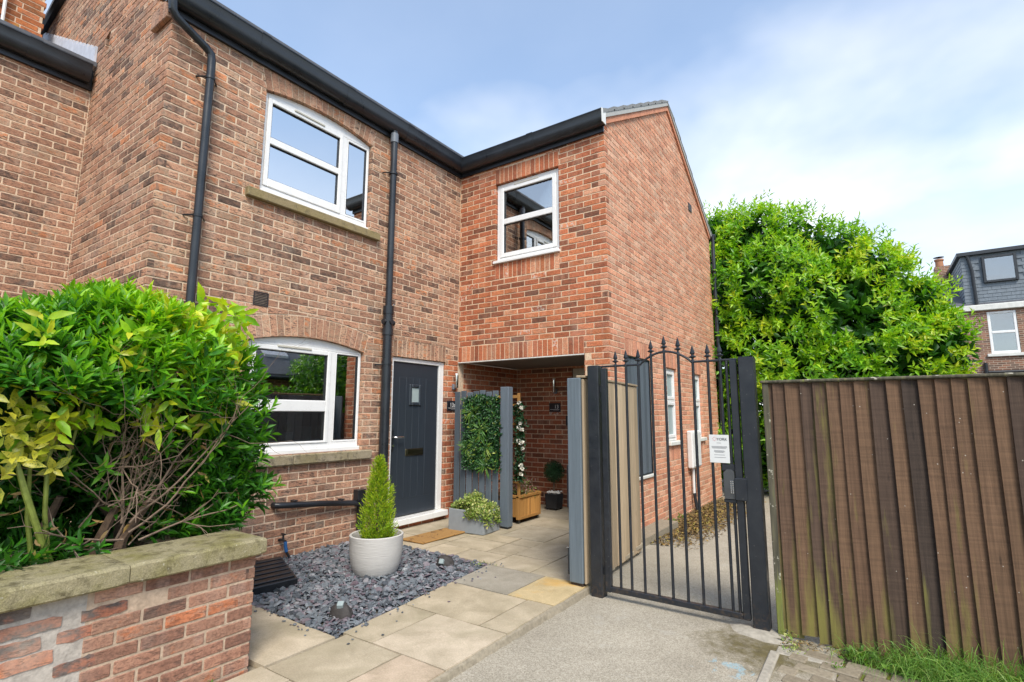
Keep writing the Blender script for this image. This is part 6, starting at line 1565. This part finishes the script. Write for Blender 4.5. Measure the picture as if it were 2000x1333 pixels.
for j in range(14):
    for i in range(12):
        y0 = 20.05 + i * .26 - (.13 if j % 2 else 0); z0 = 5.49 + j * .135
        if z0 < 5.5 + (y0 - 20) * .5 - .1: continue
        cm_.hexa([(8.10, max(y0, 20.03), z0), (8.128, max(y0, 20.03), z0), (8.128, y0 + .255, z0), (8.10, y0 + .255, z0), (8.115, max(y0, 20.03), z0 + .15), (8.128, max(y0, 20.03), z0 + .15), (8.128, y0 + .255, z0 + .15), (8.115, y0 + .255, z0 + .15)])
cm_.build('cheek_slates', 'shingle', dm, 'stuff')
mb = MB(); fbox(mb, fh, hl, hr_, hb, ht_, -.05, .02); mb.box((8.0, 19.9, 7.42), (14.6, 23.3, 7.55)); mb.build('dormer_trim', 'anthracite', dm)
mb = MB(); rect_frame(mb, fh, hl, hr_, hb, ht_, .085, -.03, .06, .01); fw_ = mb.build('window', 'anthracite', fo); pane(fh, hl + .08, hr_ - .08, hb + .08, ht_ - .08, .03, 'glass_far', fw_)
mb = MB(); mb.tube([(8.30, 19.97, 7.45), (8.33, 19.97, 7.30), (8.40, 19.97, 6.8), (8.42, 19.97, 5.5)], .05, 8); mb.build('downpipe', 'black', fo)
for s0 in (8.66, 11.2):
    mb = MB(); rect_frame(mb, fh, s0, s0 + .80, 3.64, 5.20, .085, -.1, -.02, .01); fbox(mb, fh, s0 + .085, s0 + .715, 4.38, 4.47, -.1, -.01, .01); w_ = mb.build('window', 'upvc', fo)
    for c, d in ((3.725, 4.38), (4.47, 5.115)): pane(fh, s0 + .085, s0 + .715, c, d, -.06, 'glass_far', w_)
    mb = MB(); fbox(mb, fh, s0 - .12, s0 + .92, 3.52, 3.63, -.1, .08, .01); mb.build('window_sill', 'white_render', w_)
room(fo, fh, 7.5, 15, 3.3, 5.24, 2.5, 'room_light', -.26); 
mb = MB(); mb.tube([(8.45, 19.93, 2.9), (8.45, 19.93, 3.3)], .06, 8); mb.tube([(8.5, 19.93, 2.95), (16, 19.93, 2.98)], .06, 8); mb.build('gutter', 'black', fo)
chm = MB().box((7.62, 23.1, 6.4), (8.2, 23.7, 7.85)).build('chimney', 'farbrick', fo)
MB().lathe([(.15, 7.85), (.14, 8.12), (.17, 8.15), (.17, 8.22), (.12, 8.22)], (7.82, 23.4, 0), 16).build('chimney_pot', 'terracotta', chm)
MB().lathe([(.0, 8.33), (.2, 8.31), (.0, 8.28)], (7.82, 23.4, 0), 12).build('cowl', 'black', chm)

# building, tree and hedge on the other side of the yard (mirrored in the lower window)
OB = House('yard_building', 'low brick building with a slate roof and two roof lights across the yard', (12, 3, 0)); oo = OB.o
mb = MB(); mb.box((10.0, -2.5, -.3), (14.5, 9.5, 2.5)); mb.build('wall', 'farbrick', oo)
mb = MB(); p = [(9.8, -2.7, 2.5), (12.3, -2.7, 4.5), (12.3, 9.7, 4.5), (9.8, 9.7, 2.5)]; mb.hexa(p + [(a, b, c + .1) for a, b, c in p]); p = [(12.3, -2.7, 4.5), (14.7, -2.7, 2.5), (14.7, 9.7, 2.5), (12.3, 9.7, 4.5)]; mb.hexa(p + [(a, b, c + .1) for a, b, c in p]); rr_ = mb.build('roof', 'roof_slate', oo)
for y in (1.3, 3.2):
    mb = MB(); p = [(10.5, y, 3.17), (11.5, y, 3.97), (11.5, y + .8, 3.97), (10.5, y + .8, 3.17)]; mb.hexa(p + [(a, b, c + .08) for a, b, c in p]); mb.build('roof_light', 'lead', rr_)
mb = MB(); mb.tube([(9.75, -2.7, 2.48), (9.75, 9.7, 2.48)], .06, 10); mb.build('gutter', 'black', oo)
YT = thing('yard_tree', 'round leafy tree standing before the low yard building', 'tree', (9.2, 4.7, -.1))
MB().tube([(9.2, 4.7, -.2), (9.2, 4.7, 1.6), (9.2, 4.8, 2.6)], [.1, .07, .03], 8).build('trunk', 'bark', YT)
d = rdir(1500); q = np.array([[9.2, 4.7, 2.5]]) + d * [1.0, 1.3, 1.3] * np.random.uniform(.5, 1.05, (1500, 1)); st, T = shoots(q, d + [[0, 0, .3]], 6, .14, .45, (.5, 1.3), base_t=np.random.uniform(.1, .5, 1500), simple=True); leaf_object('crown', 'leaf_tree', YT, [st], [T])
n = 3600; q = np.stack([np.random.uniform(8.5, 9.3, n), np.random.uniform(-1, 8, n), np.random.uniform(-.1, 2.15, n)], 1); st, T = shoots(q, rdir(n) + [[-.4, 0, .4]], 6, .12, .45, (.5, 1.3), base_t=np.random.uniform(.1, .45, n), simple=True)
HG = thing('yard_hedge', 'low leafy hedge along the far side of the yard', 'hedge', (8.8, 3.5, -.1)); leaf_object('foliage', 'leaf_tree', HG, [st], [T])
YF = thing('yard_fence', 'dark board fence in front of the yard hedge', 'fence', (8.2, 3.5, -.1))
for k in range(40): MB().bbox((8.18, -1 + k * .15 + .004, -.1), (8.20, -1 + (k + 1) * .15 - .004, 1.42), .004).build('board', 'fence', YF)['tint'] = list(rt())
for z in (.2, 1.2): MB().bbox((8.205, -1, z), (8.25, 5, z + .08), .004).build('rail', 'fence', YF)
